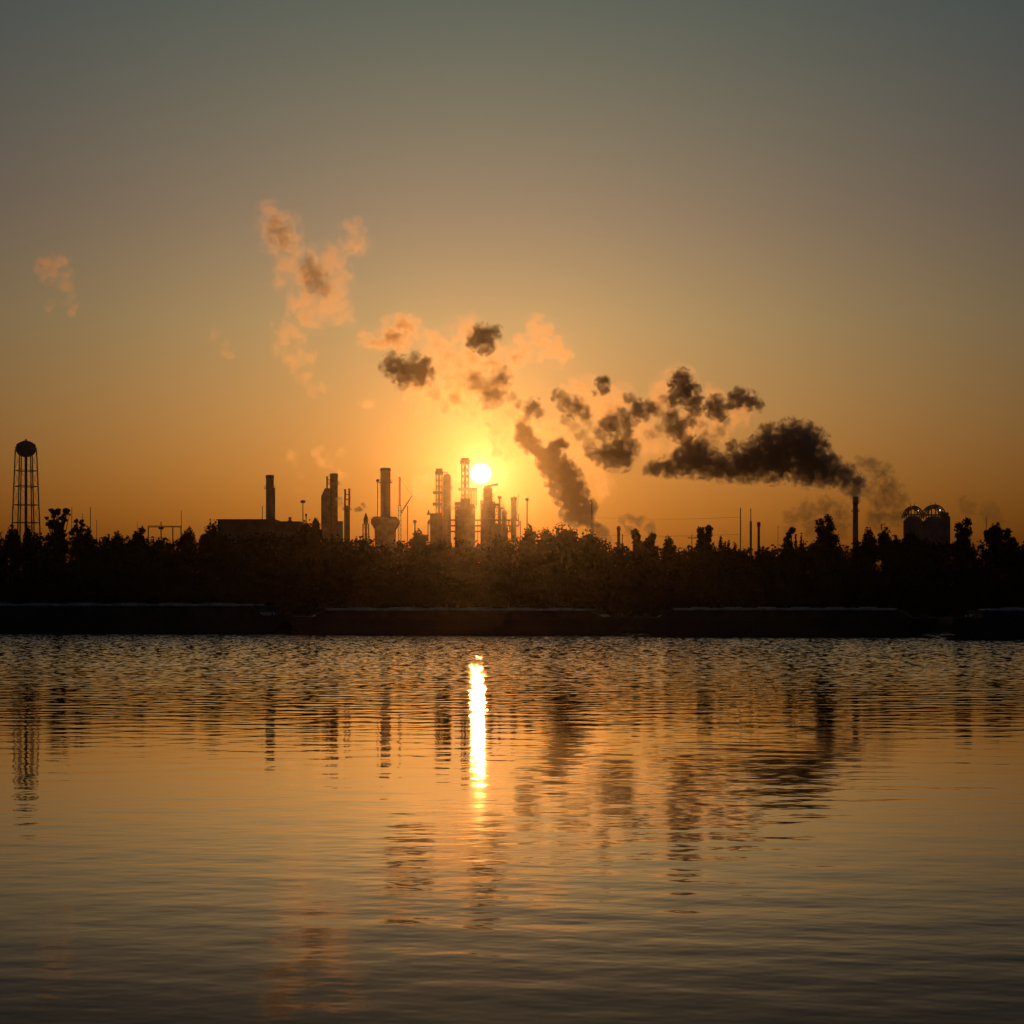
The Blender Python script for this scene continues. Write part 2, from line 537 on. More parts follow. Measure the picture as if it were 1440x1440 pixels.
TREES = [
    # px, top, half-width px, distance, style, leaf, density, label
    (17, 735, 12, 428, 'round', 'leaf_c', 1, 'low rounded tree in front of the water tower legs, leftmost in the photo'),
    (39, 734, 8, 430, 'round', 'leaf_a', 1, 'small clump of a tree between the legs of the water tower'),
    (84, 714, 18, 420, 'sparse', 'leaf_b', 0.55, 'airy tree with open ragged branch tips right of the water tower'),
    (111, 730, 8, 424, 'sparse', 'leaf_b', 0.6, 'thin leaning treetop just right of the airy ragged tree'),
    (124, 738, 9, 432, 'round', 'leaf_c', 1, 'low round treetop in front of the tallest pole of the left pole group'),
    (165, 743, 11, 430, 'round', 'leaf_a', 1, 'small hump of a tree between the left pole group and the pipe bridge'),
    (197, 742, 8, 430, 'tall', 'leaf_c', 1, 'narrow small treetop at the left end of the pipe bridge'),
    (265, 738, 13, 426, 'round', 'leaf_a', 1, 'round compact tree at the right end of the pipe bridge'),
    (299, 728, 17, 420, 'round', 'leaf_c', 1, 'dense rounded tree against the left end of the flat roofed hall'),
    (431, 729, 15, 424, 'round', 'leaf_c', 1, 'dense bushy tree at the right end of the flat roofed hall'),
    (444, 724, 8, 428, 'round', 'leaf_a', 1, 'small pointed treetop left of the stepped stack with side pipe'),
    (507, 745, 16, 430, 'spiky', 'leaf_b', 1, 'low uneven tree below the drifting dark wisp right of the twin columns'),
    (588, 742, 14, 424, 'round', 'leaf_c', 1, 'ball shaped tree between the crane and the tall processing columns'),
    (745, 735, 11, 424, 'round', 'leaf_a', 0.7, 'small leafy tree under the slim flare tip right of the sun'),
    (768, 738, 12, 428, 'round', 'leaf_c', 1, 'mid sized tree at the left shoulder of the broad dome shaped tree'),
    (792, 731, 30, 418, 'round', 'leaf_c', 1, 'broad dome shaped tree at the foot of the leaning smoke column'),
    (828, 741, 20, 430, 'round', 'leaf_a', 1, 'sloping tree at the right shoulder of the broad dome shaped tree'),
    (897, 745, 9, 424, 'tall', 'leaf_c', 1, 'upright dark tree right of the stubby vent stack'),
    (912, 750, 9, 430, 'tall', 'leaf_a', 1, 'shorter tree close beside the upright tree near the stubby vent stack'),
    (940, 751, 11, 428, 'round', 'leaf_c', 1, 'small rounded tree midway between the stubby vent stack and the twin crowned tree'),
    (986, 742, 9, 420, 'tall', 'leaf_a', 1, 'dark tree left of the two thin masts, left half of a close pair'),
    (999, 740, 7, 424, 'tall', 'leaf_c', 1, 'slender tree left of the two thin masts, right half of a close pair'),
    (1021, 750, 14, 426, 'spiky', 'leaf_b', 1, 'low spiky tree at the left foot of the taller thin mast'),
    (1109, 742, 6, 424, 'tall', 'leaf_c', 1, 'narrow upright treetop right of the short fat pole'),
    (1124, 748, 10, 428, 'spiky', 'leaf_a', 1, 'low ragged treetop left of the tall twin topped tree'),
    (1161, 724, 13, 420, 'twin', 'leaf_c', 1, 'tall twin topped tree left of the smoking stack'),
    (1222, 738, 13, 424, 'round', 'leaf_c', 1, 'rounded tree just right of the smoking stack'),
    (1243, 736, 12, 428, 'round', 'leaf_a', 1, 'leafy tree between the smoking stack and the domed vessels'),
    (1281, 744, 14, 424, 'round', 'leaf_c', 1, 'low dark tree in front of the left domed vessel'),
    (1355, 729, 11, 420, 'tall', 'leaf_c', 1, 'upright dark tree right of the domed vessels'),
    (1401, 731, 14, 420, 'round', 'leaf_c', 1, 'full round headed tree near the right edge of the photo'),
    (1419, 744, 8, 426, 'tall', 'leaf_a', 1, 'small tree hugging the right side of the round headed tree'),
]
for px, top, hw, d, st, lf, dn, lab in TREES:
    make_tree('riverside_tree', px, top, hw, d, st, M[lf], lab, dn)


def belt():
    r = np.random.default_rng(77)
    px_p = [-400, 0, 60, 130, 200, 280, 300, 420, 490, 560, 600, 700, 760, 830, 860, 960, 1070, 1140, 1200, 1260, 1340, 1440, 1900]
    py_p = [752, 747, 747, 748, 750, 752, 748, 744, 753, 757, 757, 753, 746, 749, 760, 763, 766, 759, 759, 751, 758, 760, 758]
    blobs = []; mb = MB()
    for row, (d0, off, n) in enumerate(((408, 5, 130), (424, -0.5, 170), (440, -2.5, 170))):
        for i in range(n):
            px = -420 + (1860 + 420) * (i + r.uniform(-0.4, 0.4)) / n
            d = d0 + r.uniform(-6, 6)
            top = np.interp(px, px_p, py_p) + off - 1.5 + abs(r.normal()) * 2.6
            p = at(px, top, d); hw = r.uniform(2.6, 4.4)
            zt = p.z
            zb = 2.6
            mb.tube((p.x, p.y, zb), (p.x + r.normal() * 0.4, p.y, zt - 1.5), 0.3, 0.1, 5)
            k = 8
            for j in range(k):
                t = (j + 0.5) / k
                rr = hw * (0.9 - 0.45 * t) * r.uniform(0.8, 1.15)
                blobs.append((p.x + r.normal() * 1.0, p.y + r.normal() * 1.0, zb + (zt - zb - rr) * (0.12 + 0.88 * t), rr, rr, max(rr, (zt - zb) * 0.1)))
    V, Fq = leaf_cloud(blobs, 460000, 0.44, r=r)
    # undergrowth along the water's edge
    ub = []
    for i in range(420):
        x = r.uniform(-175, 175); y = r.uniform(394, 404); rr = r.uniform(1.2, 2.6)
        ub.append((x, y, 2.2 + rr * 0.5, rr * 1.3, rr, rr))
    V2, F2 = leaf_cloud(ub, 40000, 0.4, r=r)
    tv = np.array(mb.v, float)
    tf = np.array([f for f in mb.f if len(f) == 4])
    Vall = np.concatenate([V, V2, tv]); Fall = np.concatenate([Fq, F2 + len(V), tf + len(V) + len(V2)])
    o = link_mesh('riverside_wood', arr_mesh('riverside_wood', Vall, Fall), M['leaf_c'])
    tag(o, 'dark continuous belt of riverside trees behind the moored barges', 'wood', kind='stuff')


belt()


# ------------------------------------------------------------------ barges
def barge(px0, px1, d0, d1, topz, deckz, label, covers=True, slope=(1, 1)):
    a = at(px0, HY, d0); b = at(px1, HY, d1); a.z = b.z = 0
    mid = (a + b) / 2; Lb = (b - a).length - 0.5; rz = math.atan2(b.y - a.y, b.x - a.x)
    W = 10.6
    root = thing('hopper_barge', mid, label, 'barge', 'barges moored in a line along the far bank', rz)
    root.location = mid + Vector((-math.sin(rz), math.cos(rz), 0)) * (W / 2)
    hl = Lb / 2; rk = 5.0
    # hull with a rake at both ends: side profile swept across the width
    prof = [(-hl + rk * 1.5, -1.2), (hl - rk * 1.5, -1.2), (hl - rk * 0.4, 0.4), (hl, deckz - 1.1), (hl, deckz), (hl - 4.5, deckz - 0.12),
            (-hl + 4.5, deckz - 0.12), (-hl, deckz), (-hl, deckz - 1.1), (-hl + rk * 0.4, 0.4)]
    n = len(prof); vs = [(x, -W / 2, z) for x, z in prof] + [(x, W / 2, z) for x, z in prof]
    fs = [tuple(range(n)), tuple(range(2 * n - 1, n - 1, -1))] + [(i, n + i, n + (i + 1) % n, (i + 1) % n) for i in range(n)]
    MB().add(vs, fs).build('hull', M['hull'], root)
    rub = MB()
    rub.box(-hl + 1.0, hl - 1.0, -W / 2 - 0.09, -W / 2 - 0.003, deckz - 0.5, deckz - 0.26)
    rub.box(-hl + 3.5, hl - 3.5, -W / 2 - 0.07, -W / 2 - 0.003, 1.0, 1.14)
    x = -hl + 5.5
    while x < hl - 5:
        rub.box(x, x + 0.16, -W / 2 - 0.06, -W / 2 - 0.003, 1.16, deckz - 0.53); x += 3.7
    rub.build('rubbing_strake', M['deck'], root)
    # coaming around the hopper
    cx0 = -hl + 4.8; cx1 = hl - 4.8; cw = W / 2 - 0.9
    cm = MB()
    ch = topz - 0.34 if covers else topz
    z0 = deckz - 0.115
    for y0, y1 in ((-cw, -cw + 0.18), (cw - 0.18, cw)):
        cm.box(cx0, cx1, y0, y1, z0, ch)
    for x0, x1 in ((cx0, cx0 + 0.18), (cx1 - 0.18, cx1)):
        cm.box(x0, x1, -cw + 0.183, cw - 0.183, z0, ch - 0.005)
    x = cx0 + 1.2
    while x < cx1 - 1:
        cm.box(x, x + 0.12, -cw - 0.16, -cw - 0.003, z0, ch - 0.08); x += 1.9
    if covers:
        for sgn in (-1, 1):
            xa = cx0 + 2.3 if sgn < 0 else cx1 - 2.3
            xb = cx0 - 0.4 if sgn < 0 else cx1 + 0.4
            for y0, y1 in ((-cw - 0.06, -cw - 0.01), (cw + 0.01, cw + 0.06)):
                cm.add([(xa, y0, z0), (xb, y0, z0), (xa, y0, topz - 0.32), (xa, y1, z0), (xb, y1, z0), (xa, y1, topz - 0.32)],
                       [(0, 1, 2), (3, 5, 4), (0, 3, 4, 1), (1, 4, 5, 2), (2, 5, 3, 0)])
    cm.build('coaming', M['deck'], root)
    if covers:
        # arched rolling hatch covers, alternate ones riding a little higher; sloped end pieces
        nc = 13; pitch = (cx1 - cx0 - 4.4) / nc
        rr = random.Random(int(px0) + 5)
        for i in range(nc):
            lift = (0.17 if i % 2 else 0.0) + rr.uniform(-0.03, 0.03)
            x0 = cx0 + 2.2 + i * pitch - (0.12 if i % 2 else -0.02); x1 = x0 + pitch + (0.24 if i % 2 else -0.04)
            hz_ = topz - ch - 0.12 + lift
            mb = MB(); m_ = 10; vs = []; fs = []
            for q, xx in enumerate((x0, x1)):
                for j in range(m_ + 1):
                    t = -1 + 2 * j / m_
                    vs.append((xx, t * (cw + 0.1), ch + 0.02 + hz_ * (1 - abs(t) ** 2.4)))
                vs += [(xx, cw + 0.1, ch - 0.12), (xx, -cw - 0.1, ch - 0.12)]
            k = m_ + 3
            fs.append(tuple(range(k - 1, -1, -1))); fs.append(tuple(range(k, 2 * k)))
            for j in range(k): fs.append((j, (j + 1) % k, k + (j + 1) % k, k + j))
            mb.add(vs, fs)
            # ribs moulded across the cover
            for e in (0.25, 0.5, 0.75):
                xc = x0 + (x1 - x0) * e
                pts = [(xc, -1 + 2 * j / m_) for j in range(m_ + 1)]
                for j in range(m_):
                    t0 = pts[j][1]; t1 = pts[j + 1][1]
                    mb.tube((xc, t0 * (cw + 0.1), ch + 0.03 + hz_ * (1 - abs(t0) ** 2.4)), (xc, t1 * (cw + 0.1), ch + 0.03 + hz_ * (1 - abs(t1) ** 2.4)), 0.05, n=5)
            mb.build('hatch_cover', M['cover'], root)
        for sgn in (-1, 1):
            xa = cx0 + 2.2 if sgn < 0 else cx1 - 2.2
            xb = cx0 - 0.6 if sgn < 0 else cx1 + 0.6
            vs = [(xa - sgn * 0.0, -cw, topz - 0.12), (xa, cw, topz - 0.12), (xb, cw, z0 + 0.25), (xb, -cw, z0 + 0.25),
                  (xa, -cw, topz - 0.3), (xa, cw, topz - 0.3), (xb, cw, z0 + 0.1), (xb, -cw, z0 + 0.1)]
            xs_ = 0.06 * sgn
            vs = [(v_[0] + xs_, v_[1], v_[2]) for v_ in vs]
            MB().add(vs, [(0, 1, 2, 3), (4, 7, 6, 5), (0, 3, 7, 4), (1, 5, 6, 2), (0, 4, 5, 1), (3, 2, 6, 7)]).build('end_cover', M['cover'], root)
    # mooring timberheads on the bow and stern decks
    for sx in (-1, 1):
        for sy in (-1, 1):
            t = MB(); x = sx * (hl - 2.2); y = sy * (W / 2 - 1.3)
            for dx in (-0.3, 0.3):
                t.lathe([(0.16, 0), (0.16, 0.5), (0.22, 0.52), (0.22, 0.6)], x + dx, y, 10, deckz - 0.06)
            t.build('mooring_bitt', M['deck'], root)
    return root


barge(-120, 400, 366, 352, 5.55, 3.35, 'long covered barge, leftmost of the moored line, with the tallest ridged pale covers')
barge(404, 882, 346, 334, 4.72, 3.2, 'covered barge directly below the sun with low pale cover line')
barge(888, 1322, 327, 321, 4.85, 3.2, 'covered barge below the big dark smoke plume, second from the right')
barge(1328, 1820, 322, 316, 4.75, 3.25, 'covered barge cut by the right edge, moored behind the lower open barge')
barge(1338, 1780, 300, 296, 4.0, 3.35, 'low open barge without covers floating nearest at the right edge', covers=False)


# ------------------------------------------------------------------ industrial plant
def mpp(d): return d / F      # metres per photograph pixel


def stack(name, px, top, wpx, d, label, cat='chimney', taper=0.0, m='concrete', extras=None, group=None):
    base = at(px, HY, d); base.z = GZ
    h = at(px, top, d).z - GZ; r = wpx / 2 * mpp(d)
    root = thing(name, base, label, cat, group)
    r0 = r * (1 + taper)
    MB().lathe([(r0, -0.3), (r, h - 0.6), (r, h)], n=28).build('shaft', M[m], root, False)
    MB().lathe([(r + 0.003, 0), (r + 0.22, 0.1), (r + 0.22, 0.75), (r + 0.003, 0.9)], n=28, z=h - 1.4).build('rim', M['steel'], root)
    # ladder with safety hoops up the camera side
    lad = MB()
    for sx in (-0.25, 0.25):
        lad.tube((sx, -r0 - 0.35, 0), (sx, -r - 0.35, h - 0.5), 0.045, n=5)
    z = 1.0
    while z < h - 1:
        lad.tube((-0.25, -(r0 + (r - r0) * z / h) - 0.35, z), (0.25, -(r0 + (r - r0) * z / h) - 0.35, z), 0.03, n=4); z += 1.2
    lad.build('ladder', M['steel'], root)
    return root, h, r


def platform(root, r_in, r_out, z, m='steel', a0=0, a1=2 * math.pi, cx=0, cy=0):
    """round gallery with rail and posts around a column"""
    b = MB(); n = 20
    vs = []; fs = []
    for i in range(n + 1):
        a = a0 + (a1 - a0) * i / n
        for rr, zz in ((r_in + 0.01, z), (r_out, z), (r_out, z + 0.18), (r_in + 0.01, z + 0.18)):
            vs.append((cx + rr * math.cos(a), cy + rr * math.sin(a), zz))
    for i in range(n):
        for j in range(4):
            fs.append((i * 4 + j, (i + 1) * 4 + j, (i + 1) * 4 + (j + 1) % 4, i * 4 + (j + 1) % 4))
    fs += [(0, 1, 2, 3), (n * 4 + 3, n * 4 + 2, n * 4 + 1, n * 4)]
    b.add(vs, fs)
    for i in range(0, n + 1):
        a = a0 + (a1 - a0) * i / n
        p = Vector((cx + (r_out - 0.06) * math.cos(a), cy + (r_out - 0.06) * math.sin(a), z + 0.18))
        if i % 2 == 0: b.tube(p, p + Vector((0, 0, 1.15)), 0.05, n=4)
        if i < n:
            a2 = a0 + (a1 - a0) * (i + 1) / n
            q = Vector((cx + (r_out - 0.06) * math.cos(a2), cy + (r_out - 0.06) * math.sin(a2), z + 0.18))
            for hh in (0.6, 1.15): b.tube(p + Vector((0, 0, hh)), q + Vector((0, 0, hh)), 0.045, n=4)
    return b.build('platform', M[m], root)


def lattice(mb, w, dp, z0, z1, bay, t=0.16, cx=0, cy=0, brace=True):
    """four-post steel frame with floors and X bracing"""
    c = [(cx - w / 2, cy - dp / 2), (cx + w / 2, cy - dp / 2), (cx + w / 2, cy + dp / 2), (cx - w / 2, cy + dp / 2)]
    for x, y in c: mb.tube((x, y, z0), (x, y, z1), t, n=6)
    nb = max(1, round((z1 - z0) / bay)); hb = (z1 - z0) / nb
    for k in range(nb + 1):
        z = z0 + k * hb
        for i in range(4):
            a = c[i]; b = c[(i + 1) % 4]
            mb.tube((a[0], a[1], z), (b[0], b[1], z), t * 0.8, n=5)
            if brace and k < nb:
                if (k + i) % 2: mb.tube((a[0], a[1], z), (b[0], b[1], z + hb), t * 0.55, n=4)
                else: mb.tube((b[0], b[1], z), (a[0], a[1], z + hb), t * 0.55, n=4)
    return mb


# water tower -------------------------------------------------------
def water_tower():
    d = 700; k = mpp(d)
    base = at(36.5, HY, d); base.z = GZ
    root = thing('water_tower', base, 'water tower with round tank on tall spread legs at the left edge', 'water tower')
    zt = at(0, 619, d).z - GZ; zb = at(0, 643, d).z - GZ; r = 14.2 * k
    hz_ = zt - zb
    prof = [(0.25, 0), (r * 0.45, hz_ * 0.05), (r * 0.78, hz_ * 0.17), (r * 0.96, hz_ * 0.34), (r, hz_ * 0.46), (r * 0.965, hz_ * 0.6), (r * 0.93, hz_ * 0.72),
            (r * 0.9, hz_ * 0.76), (r * 0.62, hz_ * 0.87), (r * 0.25, hz_ * 0.965), (0.3, hz_ * 0.985), (0.25, hz_)]
    tk = MB().lathe(prof, n=36, z=zb).build('tank', M['paint'], root, True)
    MB().lathe([(0.3, 0), (0.3, 0.3), (0.42, 0.34), (0.1, 0.55)], n=12, z=zt - 0.1).build('finial_vent', M['paint'], tk)
    zr = zb + hz_ * 0.36
    platform(root, r * 0.97, r * 1.1, zr)
    MB().lathe([(0.55, 0), (0.5, zb + 0.4)], n=14).build('riser_pipe', M['paint'], root)
    nleg = 6; rt = r * 1.03; rb = 23.8 * k
    legs = []
    for i in range(nleg):
        a = 2 * math.pi * i / nleg + R(9)
        top = Vector((rt * math.cos(a), rt * math.sin(a), zr)); bot = Vector((rb * math.cos(a), rb * math.sin(a), 0))
        legs.append((bot, top))
        MB().tube(bot, top, 0.27, 0.22, 8).build('leg', M['paint'], root)
    for py in (662, 684, 710, 735):
        st = MB()
        z = at(0, py, d).z - GZ
        ps = [b.lerp(t, z / zr) for b, t in legs]
        for i in range(nleg):
            st.tube(ps[i], ps[(i + 1) % nleg], 0.14, n=6)
        st.build('strut_ring', M['paint'], root)
    rd = MB(); lv = [0] + [at(0, py, d).z - GZ for py in (735, 710, 684, 662)] + [zr]
    lv = sorted(lv)
    for j in range(len(lv) - 1):
        pa = [b.lerp(t, lv[j] / zr) for b, t in legs]; pb = [b.lerp(t, lv[j + 1] / zr) for b, t in legs]
        for i in range(nleg):
            rd.tube(pa[i], pb[(i + 1) % nleg], 0.035, n=4); rd.tube(pa[(i + 1) % nleg], pb[i], 0.035, n=4)
    rd.build('tie_rods', M['steel'], root)


water_tower()


# flat-roofed hall ---------------------------------------------------
def hall():
    d = 640; k = mpp(d)
    a = at(306, 730, d); b = at(421, 730, d); z1 = a.z - GZ
    root = thing('process_hall', Vector(((a.x + b.x) / 2, d + 12, GZ)), 'long flat roofed hall behind the trees left of the stepped stack', 'building')
    hw = (b.x - a.x) / 2
    xm = -hw + (386 - 306) * k
    z2 = at(0, 733, d).z - GZ
    MB().box(-hw, xm, -12, 12, -0.3, z1 - 0.4).box(xm + 0.003, hw, -11.6, 11.6, -0.3, z2 - 0.4).build('wall', M['cladding'], root)
    MB().box(-hw - 0.3, xm + 0.2, -12.3, 12.3, z1 - 0.397, z1).box(xm + 0.21, hw + 0.3, -11.9, 11.9, z2 - 0.397, z2).build('roof', M['roof'], root)
    for fx in (0.62, 0.86):
        MB().box(-0.7, 0.7, -0.7, 0.7, 0, 0.5).lathe([(0.45, 0.5), (0.45, 1.1), (0.8, 1.2), (0.2, 1.7)], n=10).build('roof_vent', M['steel'], root).location = (-hw + 2 * hw * fx, -6, z2 + 0.003 if fx > 0.7 else z1 + 0.003)


hall()

# lone stack ---------------------------------------------------------
root, h, r = stack('chimney_stack', 379.5, 668, 11, 900, 'lone thick stack rising behind the flat roofed hall', m='concrete', taper=0.06)
MB().box(r * 0.55, r + 0.55, -1.2, 1.2, 0, h - 6.5).build('side_duct', M['steel'], root)
platform(root, r, r + 0.9, h * 0.9)

# stepped stack with side pipe ---------------------------------------
root, h, r = stack('stepped_stack', 469.5, 666, 11, 900, 'stepped stack with slim side pipe and sloping casing left of the twin columns', m='rust')
k = mpp(900)
x0 = (452.5 - 469.5) * k; zb = at(0, 698, 900).z - GZ; zt = at(0, 687, 900).z - GZ
xw = (457.5 - 469.5) * k
MB().add([(x0, -3, -0.3), (-r - 0.05, -3, -0.3), (-r - 0.05, 3, -0.3), (x0, 3, -0.3), (x0, -3, zb), (-r - 0.05, -3, zb), (-r - 0.05, 3, zb), (x0, 3, zb),
          (xw, -2.4, zt), (-r - 0.05, -2.4, zt), (-r - 0.05, 2.4, zt), (xw, 2.4, zt)],
         [(0, 3, 2, 1), (0, 1, 5, 4), (1, 2, 6, 5), (2, 3, 7, 6), (3, 0, 4, 7), (4, 5, 9, 8), (5, 6, 10, 9), (6, 7, 11, 10), (7, 4, 8, 11), (8, 9, 10, 11)]).build('casing', M['steel'], root)
pz = at(0, 670, 900).z - GZ
sp = MB(); px_ = (460 - 469.5) * k
sp.tube((px_, 0, zt + 0.02), (px_, 0, pz), 0.42, n=12); sp.lathe([(0.42, 0), (0.65, 0.1), (0.65, 0.5)], px_, 0, 12, pz - 0.5)
sp.tube((px_, 0, pz - 1.6), (-r, 0, pz - 1.6), 0.22)
sp.build('side_pipe', M['steel'], root)
platform(root, r, r + 1.0, zt + 2)
MB().box(r + 0.02, (482 - 469.5) * k, -2, 2, -0.3, at(0, 733, 900).z - GZ).build('duct_house', M['cladding'], root)

# twin columns -------------------------------------------------------
base = at(488, HY, 900); base.z = GZ
root = thing('twin_column', base, 'short twin topped column with two open pipes right of the stepped stack', 'column')
zj = at(0, 711, 900).z - GZ
MB().lathe([(4.2 * k, -0.3), (4.2 * k, zj - 1), (3.2 * k, zj)], n=20).build('shell', M['rust'], root)
for px_, tp in ((485.3, 688), (491.2, 687)):
    z = at(0, tp, 900).z - GZ; x = (px_ - 488) * k
    MB().lathe([(1.45 * k, zj - 0.6), (1.45 * k, z - 0.4), (1.9 * k, z - 0.3), (1.9 * k, z)], x, 0, 14).build('top_pipe', M['steel'], root)
MB().tube((-2.7 * k, 0, zj + 3), (3.2 * k, 0, zj + 3), 0.3).tube((-2.7 * k, 0, zj + 5.2), (3.2 * k, 0, zj + 5.2), 0.2).build('cross_pipe', M['steel'], root)
platform(root, 4.2 * k, 4.2 * k + 0.9, at(0, 717, 900).z - GZ)

# vent head with little structure ------------------------------------
base = at(514.5, HY, 880); base.z = GZ
root = thing('vent_stack', base, 'squat vent with ragged pointed head left of the big square based stack', 'vent')
z = lambda py, d=880: at(0, py, d).z - GZ
k2 = mpp(880)
MB().lathe([(1.6 * k2, -0.3), (1.6 * k2, z(740)), (3.2 * k2, z(735)), (3.6 * k2, z(730)), (2.2 * k2, z(726)), (0.6 * k2, z(721))], n=14).build('head', M['rust'], root)
fr = lattice(MB(), 8 * k2, 8 * k2, -0.2, z(737), 6, 0.2)
fr.build('support_frame', M['steel'], root)

# big stack over furnace ---------------------------------------------
root, h, r = stack('furnace_stack', 542, 658, 14.2, 900, 'wide tall stack with ring gallery standing on a chamfered furnace box', m='paint')
z = lambda py, d=900: at(0, py, d).z - GZ
w1 = 19 * k; w0 = 14 * k
fb = MB()
fb.box(-w0, w0, -w0, w0, -0.3, z(745))
fb.box(-w0, w0, -w0, w0, z(745) + 0.003, z(737), -(w1 - w0), -(w1 - w0))
fb.box(-w1, w1, -w1, w1, z(737) + 0.003, z(731))
fb.box(-w1, w1, -w1, w1, z(731) + 0.003, z(727), w1 * 0.2, w1 * 0.2)
fb.build('furnace_box', M['steel'], root)
rail = MB()
for i in range(8):
    a = -w1 + 2 * w1 * i / 7
    rail.tube((a, -w1, z(731)), (a, -w1, z(731) + 1.2), 0.06, n=4)
rail.tube((-w1, -w1, z(731) + 1.2), (w1, -w1, z(731) + 1.2), 0.06, n=4)
rail.build('guard_rail', M['steel'], root)
platform(root, r, r + 1.1, z(679))
base = at(531, HY, 894); base.z = GZ
pr = thing('vent_pipe', base, 'thin pipe with small head hugging the left side of the wide tall stack', 'pipe')
MB().tube((0, 0, 0), (0, 0, z(677)), 0.2, n=8).build('pipe', M['steel'], pr)
MB().lathe([(0.2, 0), (0.75, 0.15), (0.75, 1.1), (0.2, 1.4)], n=10, z=z(679)).build('pipe_head', M['steel'], pr)

# crane ----------------------------------------------------------------
base = at(562, HY, 880); base.z = GZ
cr = thing('lattice_crane', base, 'slender crane with upright mast and raised slanting boom right of the wide stack', 'crane')
z = lambda py, d=880: at(0, py, d).z - GZ
MB().box(-2, 2, -3.2, 3.2, 0, 1.2).box(-1.6, 1.6, -2.4, 2.4, 1.203, 3.4).build('cab', M['rust'], cr)
m_ = lattice(MB(), 1.3, 1.3, 3.41, z(711), 2.2, 0.13); m_.build('tower', M['steel'], cr)
m_ = lattice(MB(), 0.62, 0.62, z(711) + 0.05, z(671), 1.5, 0.13); m_.build('mast', M['steel'], cr)
bm = MB(); p0 = Vector((0.4, 0, z(721))); p1 = Vector(((579.5 - 562) * k2, 0, z(697)))
for oy in (-0.4, 0.4):
    bm.tube(p0 + Vector((0, oy, 0)), p1, 0.15); bm.tube(p0 + Vector((0.45, oy, -0.5)), p1, 0.13)
for i in range(9):
    t = i / 9
    bm.tube(p0.lerp(p1, t) + Vector((0, -0.4 * (1 - t), 0)), p0.lerp(p1, t + 0.08) + Vector((0.4 * (1 - t), 0.4 * (1 - t), -0.45 * (1 - t))), 0.06, n=4)
bm.build('boom', M['steel'], cr)
MB().tube((0, 0, z(672)), p1, 0.05, n=4).tube(p1, p1 - Vector((0, 0, 6)), 0.04, n=4).build('cable', M['wire'], cr)


def pole(px, top, wpx, d, label, name='pole', cat='pole', arms=0, m='steel', group=None, head=None):
    base = at(px, HY, d); base.z = GZ if d > 505 else 3.0
    z1 = at(0, top, d).z - base.z; r = max(wpx / 2 * mpp(d), 0.06)
    o = thing(name, base, label, cat, group)
    MB().tube((0, 0, -0.3), (0, 0, z1), r * 1.2, r * 0.8, 8).build('shaft', M[m], o)
    if arms:
        b = MB()
        for i in range(arms):
            zz = z1 - 1.2 - i * 1.3
            b.box(-1.4, 1.4, -r - 0.15, -r + 0.02, zz, zz + 0.2)
            for x in (-1.25, -0.7, 0.7, 1.25): b.lathe([(0.07, 0), (0.11, 0.1), (0.05, 0.3)], x, -r - 0.07, 6, zz + 0.2)
        b.build('crossarm', M['wood'], o)
    if head:
        MB().lathe([(r, 0), (r + head, 0.2), (r + head, 1.2), (r * 0.8, 1.5)], n=10, z=z1 - 1.5).build('head', M['steel'], o)
    return o


pole(573.3, 711, 1.7, 880, 'plain pole just right of the crane boom', head=0.0)
pole(583.5, 731, 3.0, 880, 'short stub pipe behind the ball shaped tree right of the crane', 'vent_pipe', 'pipe', head=0.3)
pole(369, 711, 1.3, 640, 'thin rod on the hall just left of the lone thick stack', 'roof_rod')
pole(426, 703, 1.6, 880, 'small flare mast with fat head between the hall and the stepped stack', 'flare_mast', 'mast', head=0.9)
pole(430.5, 722, 1.6, 880, 'short post right beside the small fat headed flare mast', head=0.2)

# tall processing columns ------------------------------------------------
z = lambda py, d=900: at(0, py, d).z - GZ


def column(px, top, wpx, d, label, plats=(), name='distillation_column', m='paint'):
    base = at(px, HY, d); base.z = GZ
    kk = mpp(d); r = wpx / 2 * kk; zt = at(0, top, d).z - GZ
    o = thing(name, base, label, 'column')
    MB().lathe([(r * 1.05, -0.3), (r, zt * 0.6), (r * 0.96, zt - r * 0.8), (r * 0.72, zt - r * 0.28), (0.2 * r, zt)], n=26).build('shell', M[m], o)
    for py, ext in plats:
        platform(o, r, r + ext, at(0, py, d).z - GZ)
    lad = MB(); zz = 0.8
    for sx in (-0.25, 0.25): lad.tube((r + 0.35, sx, 0), (r + 0.35, sx, zt - 1), 0.06, n=4)
    while zz < zt - 1.5:
        lad.tube((r + 0.35, -0.25, zz), (r + 0.35, 0.25, zz), 0.04, n=4); zz += 1.2
    lad.build('ladder', M['steel'], o)
    dp = MB(); dx = -r - 0.45
    dp.path([(0, 0, zt - 0.05), (0, 0, zt + 0.6), (dx, 0, zt + 0.6), (dx, 0, 2)], [0.28, 0.28, 0.28, 0.28], 8)
    dp.build('overhead_pipe', M['steel'], o)
    return o, r, zt


